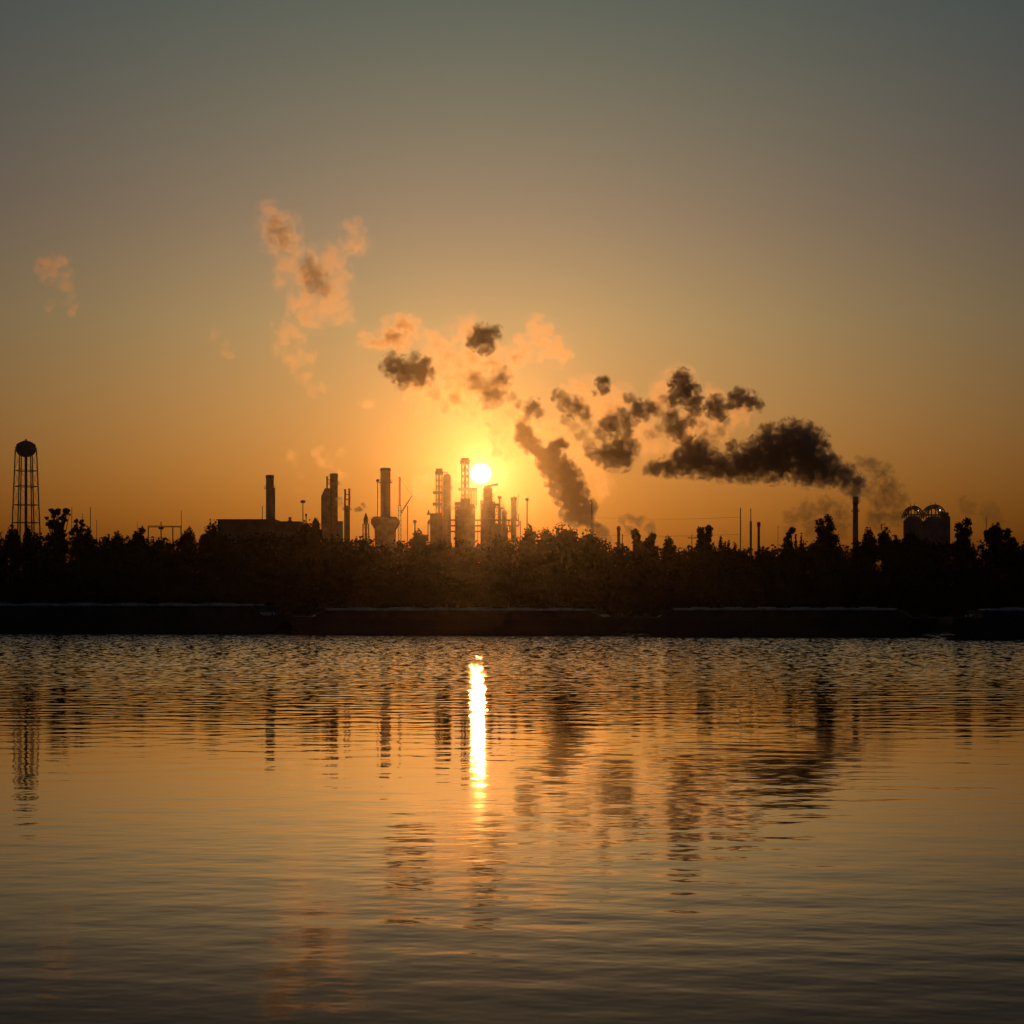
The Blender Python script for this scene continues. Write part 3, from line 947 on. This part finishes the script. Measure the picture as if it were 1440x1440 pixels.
# left unit: open frame tower with headed platform + solid column
base = at(617.5, HY, 900); base.z = GZ
o = thing('frame_tower', base, 'open steel frame tower with wide head platform, left of the sun', 'tower')
fr = lattice(MB(), 8.4 * k, 8.4 * k, z(722), z(666), 3.0, 0.26); fr.build('steel_frame', M['steel'], o)
MB().lathe([(1.5 * k, z(722)), (1.5 * k, z(662)), (0.8 * k, z(660))], n=14).build('inner_vessel', M['steel'], o)
MB().box(-5.6 * k, 5.6 * k, -5.6 * k, 5.6 * k, z(667), z(663)).box(-4.6 * k, 4.6 * k, -4.6 * k, 4.6 * k, z(663) + 0.003, z(659)).build('head_platform', M['rust'], o)
MB().box(-8.5 * k, 7.2 * k, -5.4 * k, 5.4 * k, z(694.5), z(691)).build('mid_platform', M['steel'], o)
MB().box(-8.8 * k, 4 * k, -5.0 * k, 5.0 * k, z(711), z(707)).build('mid_platform', M['steel'], o)
MB().box(-12.5 * k, 4.8 * k, -6 * k, 6 * k, -0.3, z(722)).build('lower_vessel_house', M['rust'], o)
MB().box(-17 * k, -12.55 * k, -5 * k, 5 * k, z(724), z(717), 0.6).build('side_platform', M['steel'], o)
rl = MB()
for px_ in (-8.4, -4, 0, 4, 7): rl.tube((px_ * k, -5.3 * k, z(691)), (px_ * k, -5.3 * k, z(688.5)), 0.08, n=4)
rl.tube((-8.4 * k, -5.3 * k, z(688.5)), (7 * k, -5.3 * k, z(688.5)), 0.08, n=4)
rl.build('guard_rail', M['steel'], o)

column(628.5, 666, 11.5, 905, 'solid broad column pressed against the right side of the open frame tower', ((716, 1.0), (688, 0.8)), m='rust')

# tall lattice column left of the sun
base = at(654, HY, 900); base.z = GZ
o = thing('frame_tower', base, 'tallest steel frame tower with boxy head, touching the left of the sun', 'tower')
lattice(MB(), 9.2 * k, 9.2 * k, z(706), z(652), 3.2, 0.28).build('steel_frame', M['steel'], o)
MB().lathe([(1.6 * k, z(706)), (1.6 * k, z(650)), (0.6 * k, z(647))], n=14).build('inner_vessel', M['rust'], o)
MB().box(-6.6 * k, 6.6 * k, -6 * k, 6 * k, z(652), z(647.5)).box(-5.2 * k, 5.2 * k, -5 * k, 5 * k, z(647.5) + 0.003, z(644.5)).build('head_platform', M['rust'], o)
MB().box(-9 * k, 17 * k, -6 * k, 6 * k, z(689.5), z(686.5)).build('mid_platform', M['steel'], o)
pp = MB()
for px_ in (7, 9.5, 12.5, 15.5): pp.tube((px_ * k, -1.5, z(712)), (px_ * k, -1.5, z(689.5) - 0.003), 0.32, n=8)
pp.build('riser_pipes', M['steel'], o)
MB().box(-6.5 * k, 7 * k, -5.5 * k, 5.5 * k, z(712), z(701)).build('drum_house', M['rust'], o)
MB().lathe([(13.2 * k, -0.3), (13.2 * k, z(718)), (9 * k, z(712))], n=24).build('lower_vessel', M['rust'], o)
platform(o, 13.2 * k, 16.4 * k, z(715))

fr = lattice(MB(), 27 * k, 22 * k, -0.2, z(713), 4.2, 0.24)
for py in (738, 725, 713): fr.box(-13.4 * k, 13.4 * k, -11 * k, -9.6 * k, z(py), z(py) + 0.35)
fr.build('access_frame', M['steel'], o)
MB().box(-14.5 * k, -6.6 * k, -4 * k, 4 * k, z(712) + 0.35, z(706)).box(7.1 * k, 13.2 * k, -4 * k, 4 * k, z(712) + 0.35, z(709)).build('exchanger_box', M['rust'], o)

# column under the sun
base = at(686, HY, 900); base.z = GZ
o = thing('frame_tower', base, 'stout tower with tilted top deck directly under the sun', 'tower')
MB().lathe([(9.2 * k, -0.3), (9.2 * k, z(712)), (6.4 * k, z(706)), (6.4 * k, z(687)), (4.6 * k, z(684))], n=24).build('vessel', M['rust'], o)
MB().add([(-5 * k, -5 * k, z(686)), (14.5 * k, -5 * k, z(682)), (14.5 * k, 5 * k, z(682)), (-5 * k, 5 * k, z(686)), (-5 * k, -5 * k, z(684)), (14.5 * k, -5 * k, z(679.5)), (14.5 * k, 5 * k, z(679.5)), (-5 * k, 5 * k, z(684))],
         [(0, 3, 2, 1), (4, 5, 6, 7), (0, 1, 5, 4), (1, 2, 6, 5), (2, 3, 7, 6), (3, 0, 4, 7)]).build('top_deck', M['steel'], o)
platform(o, 6.4 * k, 8.4 * k, z(698)); platform(o, 9.2 * k, 12.5 * k, z(713), a0=-1.9, a1=1.9)
lattice(MB(), 5 * k, 6 * k, -0.2, z(711), 4, 0.24, cx=12.5 * k).build('stair_frame', M['steel'], o)

fr = lattice(MB(), 19.5 * k, 19.5 * k, -0.2, z(706), 4.0, 0.22)
fr.build('access_frame', M['steel'], o)
MB().box(-10.5 * k, -6.5 * k, -5 * k, 5 * k, z(712) + 0.3, z(704)).box(6.6 * k, 16 * k, -4 * k, 4 * k, z(711) + 0.3, z(708)).build('exchanger_box', M['rust'], o)

# between and right of the towers
o = pole(702.5, 697, 3.2, 900, 'slim capped column right of the tower under the sun', 'slim_column', 'column', head=0.35)
platform(o, 0.6, 2.4, z(714)); platform(o, 0.6, 1.6, z(720))
column(709, 717, 7.5, 890, 'short stout drum between the slim capped column and the square topped column', ((722, 0.8),))
pole(712.3, 693, 0.9, 895, 'hair thin leaning davit above the short stout drum', 'davit', 'mast').rotation_euler = (0, R(6), 0)
root, h, r = stack('square_topped_column', 722.3, 699, 8, 900, 'stubby upright column with slanted cap, midway between the sun and the flare tip', 'column', m='paint')
pole(741.2, 700, 2.1, 900, 'slim flare pipe with thicker tip, standing alone right of the square topped column', 'flare_pipe', 'pipe', head=0.55)
MB().box(-4, 4, -3, 3, -0.3, z(742)).box(-2.5, 2.5, -2, 2, z(742) + 0.003, z(737)).build('pump_house', M['cladding'], o)

# rack of process pipes tying the towers together
base = at(668, HY, 912); base.z = GZ
o = thing('pipe_rack', base, 'low open rack of horizontal process pipes linking the towers below the sun', 'pipe rack')
k3 = mpp(912); z3 = lambda py: at(0, py, 912).z - GZ
fr = MB()
for i in range(14):
    x = (-66 + i * 10) * k3
    for y in (-2.2, 2.2): fr.tube((x, y, 0), (x, y, z3(733)), 0.2, n=5)
    for py in (733, 741, 749): fr.tube((x, -2.2, z3(py)), (x, 2.2, z3(py)), 0.18, n=5)
fr.build('rack_frame', M['steel'], o)
rr_ = random.Random(4)
for py in (733, 741, 749):
    for y in (-1.7, -0.6, 0.6, 1.6):
        xa = (-66 + rr_.uniform(0, 22)) * k3; xb = (64 - rr_.uniform(0, 26)) * k3; rad = rr_.uniform(0.18, 0.4)
        MB().path([(xa, y, z3(py) - 1.5), (xa, y, z3(py) + 0.19 + rad), (xb, y, z3(py) + 0.19 + rad), (xb, y, z3(py) + rr_.uniform(1, 4))], [rad] * 4, 7).build('process_pipe', M['rust'], o)

# hook pipe by the leaning smoke
base = at(832.7, HY, 900); base.z = GZ
o = thing('hooked_pipe', base, 'thin bent topped pipe on the right of the leaning smoke column', 'pipe')
MB().path([(0, 0, 0), (0, 0, z(706)), (-0.35, 0, z(704)), (-1.1, 0, z(704)), (-1.3, 0, z(706.5))], [0.36, 0.3, 0.28, 0.28, 0.26], 8).build('pipe', M['steel'], o)
lattice(MB(), 1.5, 1.5, 0, z(728), 3, 0.1).build('guy_frame', M['steel'], o)

root, h, r = stack('vent_stack', 870, 740, 4.6, 760, 'stubby vent stack among the trees under the small grey arch of smoke', 'chimney', m='rust')
pole(875.3, 751, 1.6, 760, 'tiny post just right of the stubby vent stack')
pole(1041.3, 714, 1.7, 700, 'taller and darker of the two thin masts in the gap right of centre', 'mast', 'mast')
o = pole(1055.8, 715, 1.4, 720, 'paler thin mast with thick lower half, right of the taller mast', 'mast', 'mast')
MB().tube((0, 0, 0), (0, 0, at(0, 733, 720).z - GZ), 0.5, 0.4, 8).build('base_tube', M['steel'], o)
pole(1067, 734, 4.2, 620, 'short fat pole right of the two thin masts', 'short_column', 'column', head=0.1)
pole(973, 752, 1.2, 640, 'tiny post in the lowest notch of the treeline', 'utility_pole', 'pole', m='wood', arms=1)

# smoking stack
root, h, r = stack('smoke_stack', 1203, 698, 7.0, 1000, 'tall slightly tapered stack pouring out the big dark plume', m='concrete', taper=0.35)
platform(root, r, r + 0.9, h - 8)
MB().lathe([(r * 1.02 + 0.01, 0), (r * 1.02 + 0.12, 0.05), (r * 1.02 + 0.12, 2.4), (r * 1.02 + 0.01, 2.45)], n=28, z=h - 4.2).build('warning_band', M['rust'], root)


# domed vessels with arched galleries
def domed(px, hwpx, top, d, label, wing):
    kk = mpp(d); base = at(px, HY, d); base.z = GZ
    o = thing('domed_vessel', base, label, 'silo', 'pair of domed vessels at the right')
    r = hwpx * kk; zt = at(0, top, d).z - GZ; zs = zt - r * 1.05
    MB().lathe([(r, -0.3), (r, zs - r * 0.55), (r * 0.55, zs - r * 0.1), (r * 0.2, zs)], n=28).build('shell', M['paint'], o)
    # open arched frame carried over the shoulder of the vessel
    for y in (-r * 0.55, r * 0.55):
        ar = MB()
        for rad in (r * 0.99, r * 0.8):
            pts = [(rad * math.cos(math.pi * i / 16), y, zs - r * 0.25 + rad * 1.22 * math.sin(math.pi * i / 16)) for i in range(17)]
            ar.path(pts, [0.3] * 17, 6)
        for i in range(1, 16, 1):
            a = math.pi * i / 16
            ar.tube((r * 0.8 * math.cos(a), y, zs - r * 0.25 + r * 0.976 * math.sin(a)), (r * 0.99 * math.cos(a), y, zs - r * 0.25 + r * 1.208 * math.sin(a)), 0.22, n=5)
        for x in (-0.32, 0.3): ar.tube((x * r, y, zs - r * 0.3), (x * r, y, zs + r * 0.75), 0.3, n=6)
        ar.tube((-r * 0.85, y, zs + r * 0.1), (r * 0.85, y, zs + r * 0.1), 0.24, n=6)
        ar.build('arch_frame', M['steel'], o)
    tp = MB()
    for i in range(7):
        a = math.pi * (i + 1) / 8
        tp.tube((r * 0.99 * math.cos(a), -r * 0.55, zs - r * 0.25 + r * 1.208 * math.sin(a)), (r * 0.99 * math.cos(a), r * 0.55, zs - r * 0.25 + r * 1.208 * math.sin(a)), 0.2, n=5)
    tp.tube((-0.25 * r, 0, zt - 0.8), (-0.25 * r, 0, zt + 1.3), 0.12, n=5).tube((0.15 * r, 0, zt - 0.5), (0.15 * r, 0, zt + 1.1), 0.12, n=5)
    tp.build('roof_frame', M['steel'], o)
    if wing:
        MB().box(r * 0.72, r * 1.32, -r * 0.6, r * 0.6, -0.3, zs - r * 0.05).box(r * 0.62, r * 1.2, -r * 0.5, r * 0.5, zs - r * 0.047, zs + r * 0.3).build('stair_tower', M['cladding'], o)
    lx = 0.42 * r
    MB().sphere((lx, -r * 0.62, zs + r * 0.5), 0.27 if wing else 0.16).build('floodlight', M['lamp'], o)
    return o


domed(1284, 13.5, 711, 960, 'left domed vessel with arched open top and dim lamp', False)
domed(1313, 16, 709, 950, 'right domed vessel with arched open top, stair tower and bright white lamp', True)

# pole group left, pipe bridge
for px, tp, wd, lab in ((101, 713, 1.0, 'thin pole rising behind the airy ragged tree'), (116, 722, 0.8, 'faint thin pole, middle of the left pole group'),
                        (127, 713, 1.2, 'tallest thin pole of the left pole group, right of the airy ragged tree'), (136, 731, 0.8, 'short thin pole, rightmost of the left pole group'),
                        (193, 734, 0.7, 'short faint pole left of the pipe bridge'), (255, 718, 0.9, 'tall thin pole at the right end of the pipe bridge'),
                        (1358, 725, 0.9, 'thin rod beside the upright tree right of the domed vessels'), (1387, 727, 0.9, 'thin pole left of the round headed tree at the right edge'),
                        (1094, 739, 0.8, 'faint thin pole between the short fat pole and the narrow upright treetop')):
    pole(px, tp, wd, 620, lab, 'utility_pole', 'pole', m='wood', group='thin poles above the treeline')
base = at(231, HY, 640); base.z = GZ
o = thing('pipe_bridge', base, 'low horizontal pipe bridge on thin posts above the left treeline', 'pipe bridge')
kk = mpp(640); zz = at(0, 741, 640).z - GZ
MB().box(-23 * kk, 24 * kk, -0.5, 0.5, zz - 0.12, zz + 0.1).tube((-23 * kk, 0, zz + 0.35), (24 * kk, 0, zz + 0.28), 0.1).build('pipe_deck', M['steel'], o)
for x in (-22.5, -4.5, 12, 23.5):
    MB().box(x * kk - 0.13, x * kk + 0.13, -0.3, 0.3, 0, zz - 0.123).build('post', M['steel'], o)
MB().tube((-4.5 * kk, 0, zz + 0.4), (-4.5 * kk, 0, zz + 1.7), 0.15).box(-8 * kk, -1 * kk, -0.2, 0.2, zz + 0.0, zz - 0.8).build('valve_gear', M['steel'], o)

# power line over the right treeline
o = thing('power_line', at(970, 740, 700), 'two faint sagging wires strung above the treeline right of the leaning smoke', 'power line')
for py0, py1 in ((728, 727), (752, 751)):
    b = MB(); pts = []
    for i in range(13):
        t = i / 12
        p = at(840 + (1041.3 - 840) * t, py0 + (py1 - py0) * t + 5 * 4 * t * (1 - t) * 0.5, 700 + 0 * t)
        pts.append(p - at(970, 740, 700))
    b.path(pts, [0.045] * 13, 4); b.build('wire', M['wire'], o)


# ------------------------------------------------------------------ smoke and steam
def smoke(name, puffs, d, dens, label, voxel=0.9, seed=1, depth=0.7, rough=1.0, col=(0.82, 0.81, 0.82), g=0.5, cat='smoke', lobes=6, group=None):
    """closed billowing hull (union of lobes) filled with a turbulent scattering volume"""
    r = random.Random(seed)
    kk = mpp(d)
    verts = []; faces = []
    ico = ICO
    org = at(puffs[0][0], puffs[0][1], d)
    pale = col[0] > 0.9
    grow = 1.42
    cores = []

    def ball(c, rad):
        n = len(verts)
        for v_ in ico[0]: verts.append((c.x + v_.x * rad, c.y + v_.y * rad, c.z + v_.z * rad))
        for f_ in ico[1]: faces.append(tuple(i + n for i in f_))

    for p in puffs:
        px, py, rp = p[:3]
        c = at(px, py, d) - org; rad = rp * kk * (1.15 if col[0] < 0.9 else 1.2)
        c.y += r.uniform(-0.5, 0.5) * rad * depth
        cores.append((c.copy(), rad * grow))
        ball(c, rad * 1.34)
        for _ in range(lobes):
            u = Vector((r.gauss(0, 1), r.gauss(0, 1) * depth, r.gauss(0, 1))).normalized()
            rr = rad * r.uniform(0.35, 0.6)
            ball(c + u * (rad * 1.38 - rr), rr)
    me = bpy.data.meshes.new(name + '_src'); me.from_pydata(verts, [], faces)
    tmp = bpy.data.objects.new('tmp', me); C.objects.link(tmp)
    md = tmp.modifiers.new('m', 'REMESH'); md.mode = 'VOXEL'; md.voxel_size = max(voxel * 1.4, 0.7 if voxel > 0.5 else 0.4); md.use_smooth_shade = True
    dg = bpy.context.evaluated_depsgraph_get()
    hull = bpy.data.meshes.new_from_object(tmp.evaluated_get(dg))
    bpy.data.objects.remove(tmp); bpy.data.meshes.remove(me)
    hull.name = name
    # keep the outer skin only: enclosed pockets left by the union are dropped
    import bmesh
    bm = bmesh.new(); bm.from_mesh(hull); bm.verts.ensure_lookup_table()
    seen = set(); comps = []
    for v0 in bm.verts:
        if v0.index in seen: continue
        st = [v0]; seen.add(v0.index); comp = []
        while st:
            q = st.pop(); comp.append(q)
            for e in q.link_edges:
                o2 = e.other_vert(q)
                if o2.index not in seen: seen.add(o2.index); st.append(o2)
        comps.append(comp)
    big = max(len(c) for c in comps)
    for c in comps:
        if len(c) < big: bmesh.ops.delete(bm, geom=c, context='VERTS')
    bm.to_mesh(hull); bm.free()
    hull.update()
    o = link_mesh(name, hull, smoke_mat(name + '_vapour', dens * (2.4 if not pale else 4.2), col, g, cores, 0.27 if not pale else 0.17,
                                        (0.2, 0.72) if not pale else (0.25, 1.5), 3.4 if not pale else 3.8, seed))
    o.location = org
    tag(o, label, cat, group or ('pale steam clouds drifting over the plant' if pale else 'smoke puffs drifting over the plant'))
    return o


def icosphere():
    import bmesh
    bm = bmesh.new(); bmesh.ops.create_icosphere(bm, subdivisions=2, radius=1.0)
    vs = [v_.co.copy() for v_ in bm.verts]; fs = [[v_.index for v_ in f.verts] for f in bm.faces]
    bm.free(); return vs, fs


ICO = icosphere()
DARK = (0.84, 0.83, 0.85)
GREY = (0.5, 0.48, 0.48)

smoke('smoke_plume', [(1203, 701, 6.5), (1203.5, 694, 8), (1202, 687, 9.5), (1200, 680, 13), (1188, 672, 17), (1172, 665, 18), (1156, 658, 22), (1136, 652, 26), (1128, 632, 30), (1112, 616, 21), (1135, 612, 14), (1090, 640, 30),
                     (1078, 612, 13), (1082, 601, 8), (1060, 648, 24), (1040, 655, 20), (1030, 636, 10), (1028, 624, 7), (1015, 657, 18), (995, 652, 18), (975, 644, 22), (985, 630, 12), (958, 652, 16), (940, 656, 13), (925, 659, 8)], 1000, 0.22,
      'big dark billowing plume streaming left from the smoking stack', seed=3, voxel=0.8, col=DARK)
smoke('smoke_plume', [(917, 659, 10), (908, 664, 5), (926, 653, 6), (922, 668, 5)], 1000, 0.17, 'small torn dark shred at the left tip of the big plume', seed=8, voxel=0.6, rough=0.8)
smoke('smoke_plume', [(957, 536, 14), (962, 551, 17), (975, 566, 13), (948, 562, 9), (982, 577, 7)], 1010, 0.2, 'dark puff standing highest above the big plume', seed=4, voxel=0.7, col=DARK)
smoke('smoke_plume', [(1008, 572, 14), (1025, 571, 9), (1012, 585, 7), (1038, 560, 13), (1055, 563, 12), (1066, 570, 8)], 1010, 0.2, 'dark double puff right above the big plume, farthest right of the loose puffs', seed=5, voxel=0.7, col=DARK)
smoke('smoke_plume', [(945, 588, 12), (953, 603, 14), (966, 594, 9), (962, 614, 9), (972, 590, 8)], 1010, 0.16, 'dark ragged puff between the highest puff and the big plume', seed=6, voxel=0.7)
smoke('smoke_plume', [(848, 540, 10), (836, 553, 4.5), (850, 547, 7)], 980, 0.2, 'tiny round dark puff alone above the middle smoke', seed=7, voxel=0.55, rough=0.7)
smoke('smoke_plume', [(870, 638, 20), (885, 628, 12), (848, 640, 13), (833, 636, 9), (880, 612, 9), (856, 652, 9)], 980, 0.17, 'dark puff hanging left of the big plume tip, lowest of the middle puffs', seed=9, voxel=0.7)
smoke('smoke_plume', [(860, 598, 15), (845, 610, 9), (880, 592, 13), (898, 576, 14), (912, 573, 11), (886, 562, 9), (908, 584, 8), (874, 580, 8)], 985, 0.15, 'broken dark smoke with torn edges above the lowest middle puff', seed=10, voxel=0.7)
smoke('smoke_plume', [(785, 556, 9), (795, 566, 11), (810, 574, 13), (822, 582, 9)], 960, 0.14, 'slanting brown smoke streak right of the sun', seed=12, voxel=0.6)
smoke('smoke_plume', [(749, 573, 11), (757, 580, 8), (742, 580, 6)], 960, 0.13, 'small brown puff just above the head of the leaning smoke column', seed=13, voxel=0.6, rough=0.8)
smoke('smoke_plume', [(820, 728, 12), (814, 718, 14), (808, 704, 18), (801, 690, 20), (793, 676, 20), (784, 662, 18), (775, 650, 16), (764, 640, 12), (779, 634, 12), (789, 624, 9), (748, 628, 12), (738, 614, 12), (733, 602, 8), (770, 656, 12), (808, 722, 16), (825, 715, 12)], 940, 0.26,
      'thick brown smoke column leaning left from the broad dome shaped tree', seed=14, voxel=0.7)
smoke('smoke_plume', [(680, 476, 17), (666, 481, 9), (694, 466, 10), (700, 473, 6)], 960, 0.16, 'round dark brown puff high above the sun', seed=15, voxel=0.7, rough=0.8)
smoke('smoke_plume', [(692, 553, 16), (672, 540, 12), (705, 532, 13), (688, 566, 10), (668, 531, 8), (712, 522, 7)], 960, 0.085, 'soft brown smudge of smoke midway between the sun and the round dark puff', seed=16, voxel=0.8)
smoke('smoke_plume', [(553, 515, 15), (571, 524, 17), (590, 524, 17), (596, 510, 10), (566, 535, 10), (585, 505, 9)], 960, 0.15, 'dark smoke knot left of the sun, below the peach cloud', seed=17, voxel=0.7)

smoke('smoke_plume', [(925, 578, 10), (935, 566, 9), (940, 596, 9), (928, 604, 8), (915, 612, 8)], 990, 0.06, 'faint brown smoke bridging the middle puffs and the highest dark puff', seed=51, voxel=0.7)
smoke('smoke_plume', [(818, 612, 9), (806, 600, 9), (826, 624, 9), (838, 604, 8), (795, 590, 8), (826, 592, 8)], 970, 0.06, 'loose brown shreds between the slanting streak and the lowest middle puff', seed=52, voxel=0.6)
smoke('smoke_plume', [(990, 612, 10), (1002, 622, 9), (985, 600, 8), (1012, 606, 9), (1020, 592, 7)], 1015, 0.05, 'thin brown smoke filling the hollow above the big plume', seed=53, voxel=0.7)
smoke('smoke_plume', [(640, 560, 9), (625, 572, 8), (612, 556, 8), (604, 538, 8)], 965, 0.035, 'faint brown smoke trailing right of the dark smoke knot', seed=54, voxel=0.7)
smoke('smoke_plume', [(720, 560, 8), (730, 570, 8), (738, 590, 8), (728, 592, 6)], 955, 0.07, 'small brown wisps linking the soft smudge and the leaning smoke column', seed=55, voxel=0.6)
PALE = (0.93, 0.78, 0.70)
steam = dict(cat='steam cloud', col=PALE, g=0.8)
smoke('steam_cloud', [(560, 472, 22), (545, 468, 12), (578, 462, 15), (520, 478, 14), (512, 473, 9), (530, 482, 10), (585, 472, 9)], 950, 0.075, 'peach edged cloud left of the round dark puff with grey middle', seed=21, voxel=0.9, **steam)
smoke('steam_cloud', [(390, 322, 26), (380, 300, 17), (372, 296, 9), (402, 342, 24), (420, 355, 17), (440, 385, 31), (468, 366, 21), (478, 390, 17), (490, 345, 17), (500, 325, 14), (508, 340, 12), (486, 315, 9), (512, 356, 8), (458, 410, 31), (440, 430, 28), (470, 430, 21), (424, 448, 19),
                     (405, 470, 21), (400, 490, 15), (418, 505, 17), (436, 500, 12), (404, 372, 19), (398, 400, 14), (430, 528, 12), (446, 548, 11), (484, 448, 12), (416, 430, 16)], 930, 0.022, 'tall peach vapour cloud with two horns, highest and left of centre', seed=22, voxel=1.1, rough=1.4, **steam)
smoke('steam_cloud', [(440, 385, 16), (446, 398, 17), (434, 370, 11), (456, 404, 11)], 922, 0.035, 'grey knot in the crook of the tall two horned cloud', seed=23, voxel=0.8, cat='steam cloud')
smoke('steam_cloud', [(392, 325, 14), (400, 340, 12), (386, 314, 9)], 922, 0.03, 'brown knot in the left horn of the tall peach cloud', seed=24, voxel=0.8, cat='steam cloud')
smoke('steam_cloud', [(70, 380, 17), (56, 381, 9), (86, 370, 13), (92, 384, 10), (92, 405, 10), (98, 425, 9), (100, 440, 7), (70, 430, 8)], 930, 0.034, 'small stray tufted cloud high at the far left', seed=25, voxel=0.9, **steam)
smoke('steam_cloud', [(660, 520, 34), (625, 505, 28), (640, 545, 26), (690, 510, 26), (610, 480, 18), (660, 470, 22), (700, 545, 24), (650, 460, 14), (600, 560, 20), (590, 545, 22)], 980, 0.034, 'wide bright veil of vapour above the sun, around the dark puffs', seed=26, voxel=1.3, rough=1.5, **steam)
smoke('steam_cloud', [(760, 472, 20), (750, 455, 12), (772, 490, 20), (790, 502, 14), (802, 500, 8), (740, 488, 18), (730, 505, 15)], 970, 0.04, 'glowing cloud right of the round dark puff', seed=27, voxel=1.0, **steam)
smoke('steam_cloud', [(640, 572, 14), (655, 574, 14), (670, 580, 13), (684, 592, 13), (694, 606, 14), (700, 622, 14), (702, 640, 14)], 970, 0.05, 'bright curl of steam arching over the sun', seed=28, voxel=0.9, **steam)
smoke('steam_cloud', [(720, 585, 14), (735, 588, 14), (756, 592, 13), (775, 602, 14), (795, 618, 16), (815, 640, 16), (832, 662, 15), (846, 685, 15), (760, 605, 14)], 985, 0.045, 'bright band of steam over the shoulder of the leaning smoke column', seed=29, voxel=1.0, **steam)
smoke('steam_cloud', [(820, 560, 26), (850, 575, 30), (870, 560, 18), (900, 600, 24), (930, 570, 24), (950, 545, 24), (985, 590, 26), (1010, 600, 22), (960, 610, 26), (920, 625, 20), (1040, 575, 22), (1000, 560, 16)], 1025, 0.028, 'thin orange veil among the broken puffs left of and above the big plume', seed=30, voxel=1.4, rough=1.5, **steam)
smoke('steam_cloud', [(1225, 655, 13), (1240, 665, 13), (1212, 650, 9), (1248, 690, 17), (1262, 704, 13), (1240, 705, 16), (1222, 690, 12), (1260, 724, 15), (1235, 728, 15)], 1060, 0.035, 'thin grey smoke drifting just right of the smoking stack', seed=31, voxel=1.0, g=0.25, col=GREY, cat='smoke', rough=1.3)
smoke('steam_cloud', [(1180, 722, 15), (1160, 715, 15), (1135, 722, 17), (1115, 728, 13), (1145, 742, 16), (1180, 742, 15), (1110, 745, 10)], 1060, 0.028, 'thin grey smoke low behind the tall twin topped tree', seed=32, voxel=1.0, g=0.25, col=GREY, cat='smoke', rough=1.3)
smoke('steam_cloud', [(876, 732, 6), (887, 730, 7), (900, 733, 7), (912, 740, 8), (918, 750, 7), (885, 745, 6), (920, 760, 6)], 840, 0.1, 'small grey arch of smoke above the stubby vent stack', seed=33, voxel=0.5, rough=0.5, col=DARK, cat='smoke')
smoke('steam_cloud', [(842, 746, 9), (852, 752, 9), (836, 741, 6), (858, 758, 6)], 860, 0.14, 'low dark hump of smoke at the foot of the bent topped pipe', seed=34, voxel=0.5, rough=0.5, col=DARK, cat='smoke')
smoke('steam_cloud', [(455, 648, 10), (448, 636, 8), (464, 655, 9), (480, 668, 9), (478, 640, 10)], 930, 0.025, 'faint pink steam rising from the stepped stack', seed=35, voxel=0.8, **steam)
smoke('steam_cloud', [(415, 655, 7), (420, 672, 7), (424, 690, 6), (410, 640, 8)], 930, 0.02, 'faint steam wisp above the small fat headed flare mast', seed=36, voxel=0.7, **steam)
smoke('steam_cloud', [(501, 717, 3), (506, 715, 3.5), (511, 711, 3.5)], 880, 0.3, 'tiny dark wisp drifting right of the twin columns', seed=37, voxel=0.35, rough=0.25, col=DARK, cat='smoke')
smoke('steam_cloud', [(477, 702, 4.5), (478, 709, 4)], 890, 0.12, 'small dark steam knot between the stepped stack and the twin columns', seed=38, voxel=0.4, rough=0.3, col=DARK, cat='smoke')
smoke('steam_cloud', [(590, 680, 13), (600, 668, 10), (592, 695, 9)], 930, 0.02, 'faint yellow steam puff left of the open frame tower', seed=39, voxel=0.8, **steam)
smoke('steam_cloud', [(515, 570, 10), (505, 566, 6)], 950, 0.025, 'faint brown puff left of and below the dark smoke knot', seed=40, voxel=0.8, **steam)
smoke('steam_cloud', [(298, 470, 10), (318, 492, 9), (325, 500, 6)], 930, 0.016, 'barely visible orange puff left of the tall peach cloud', seed=41, voxel=0.8, **steam)
smoke('steam_cloud', [(1326, 664, 11), (1335, 672, 8), (1362, 712, 12), (1352, 706, 8), (1390, 722, 14), (1400, 730, 10)], 1080, 0.02, 'faint brown smoke trail above the domed vessels, far right', seed=42, voxel=1.0, g=0.25, col=GREY, cat='smoke')
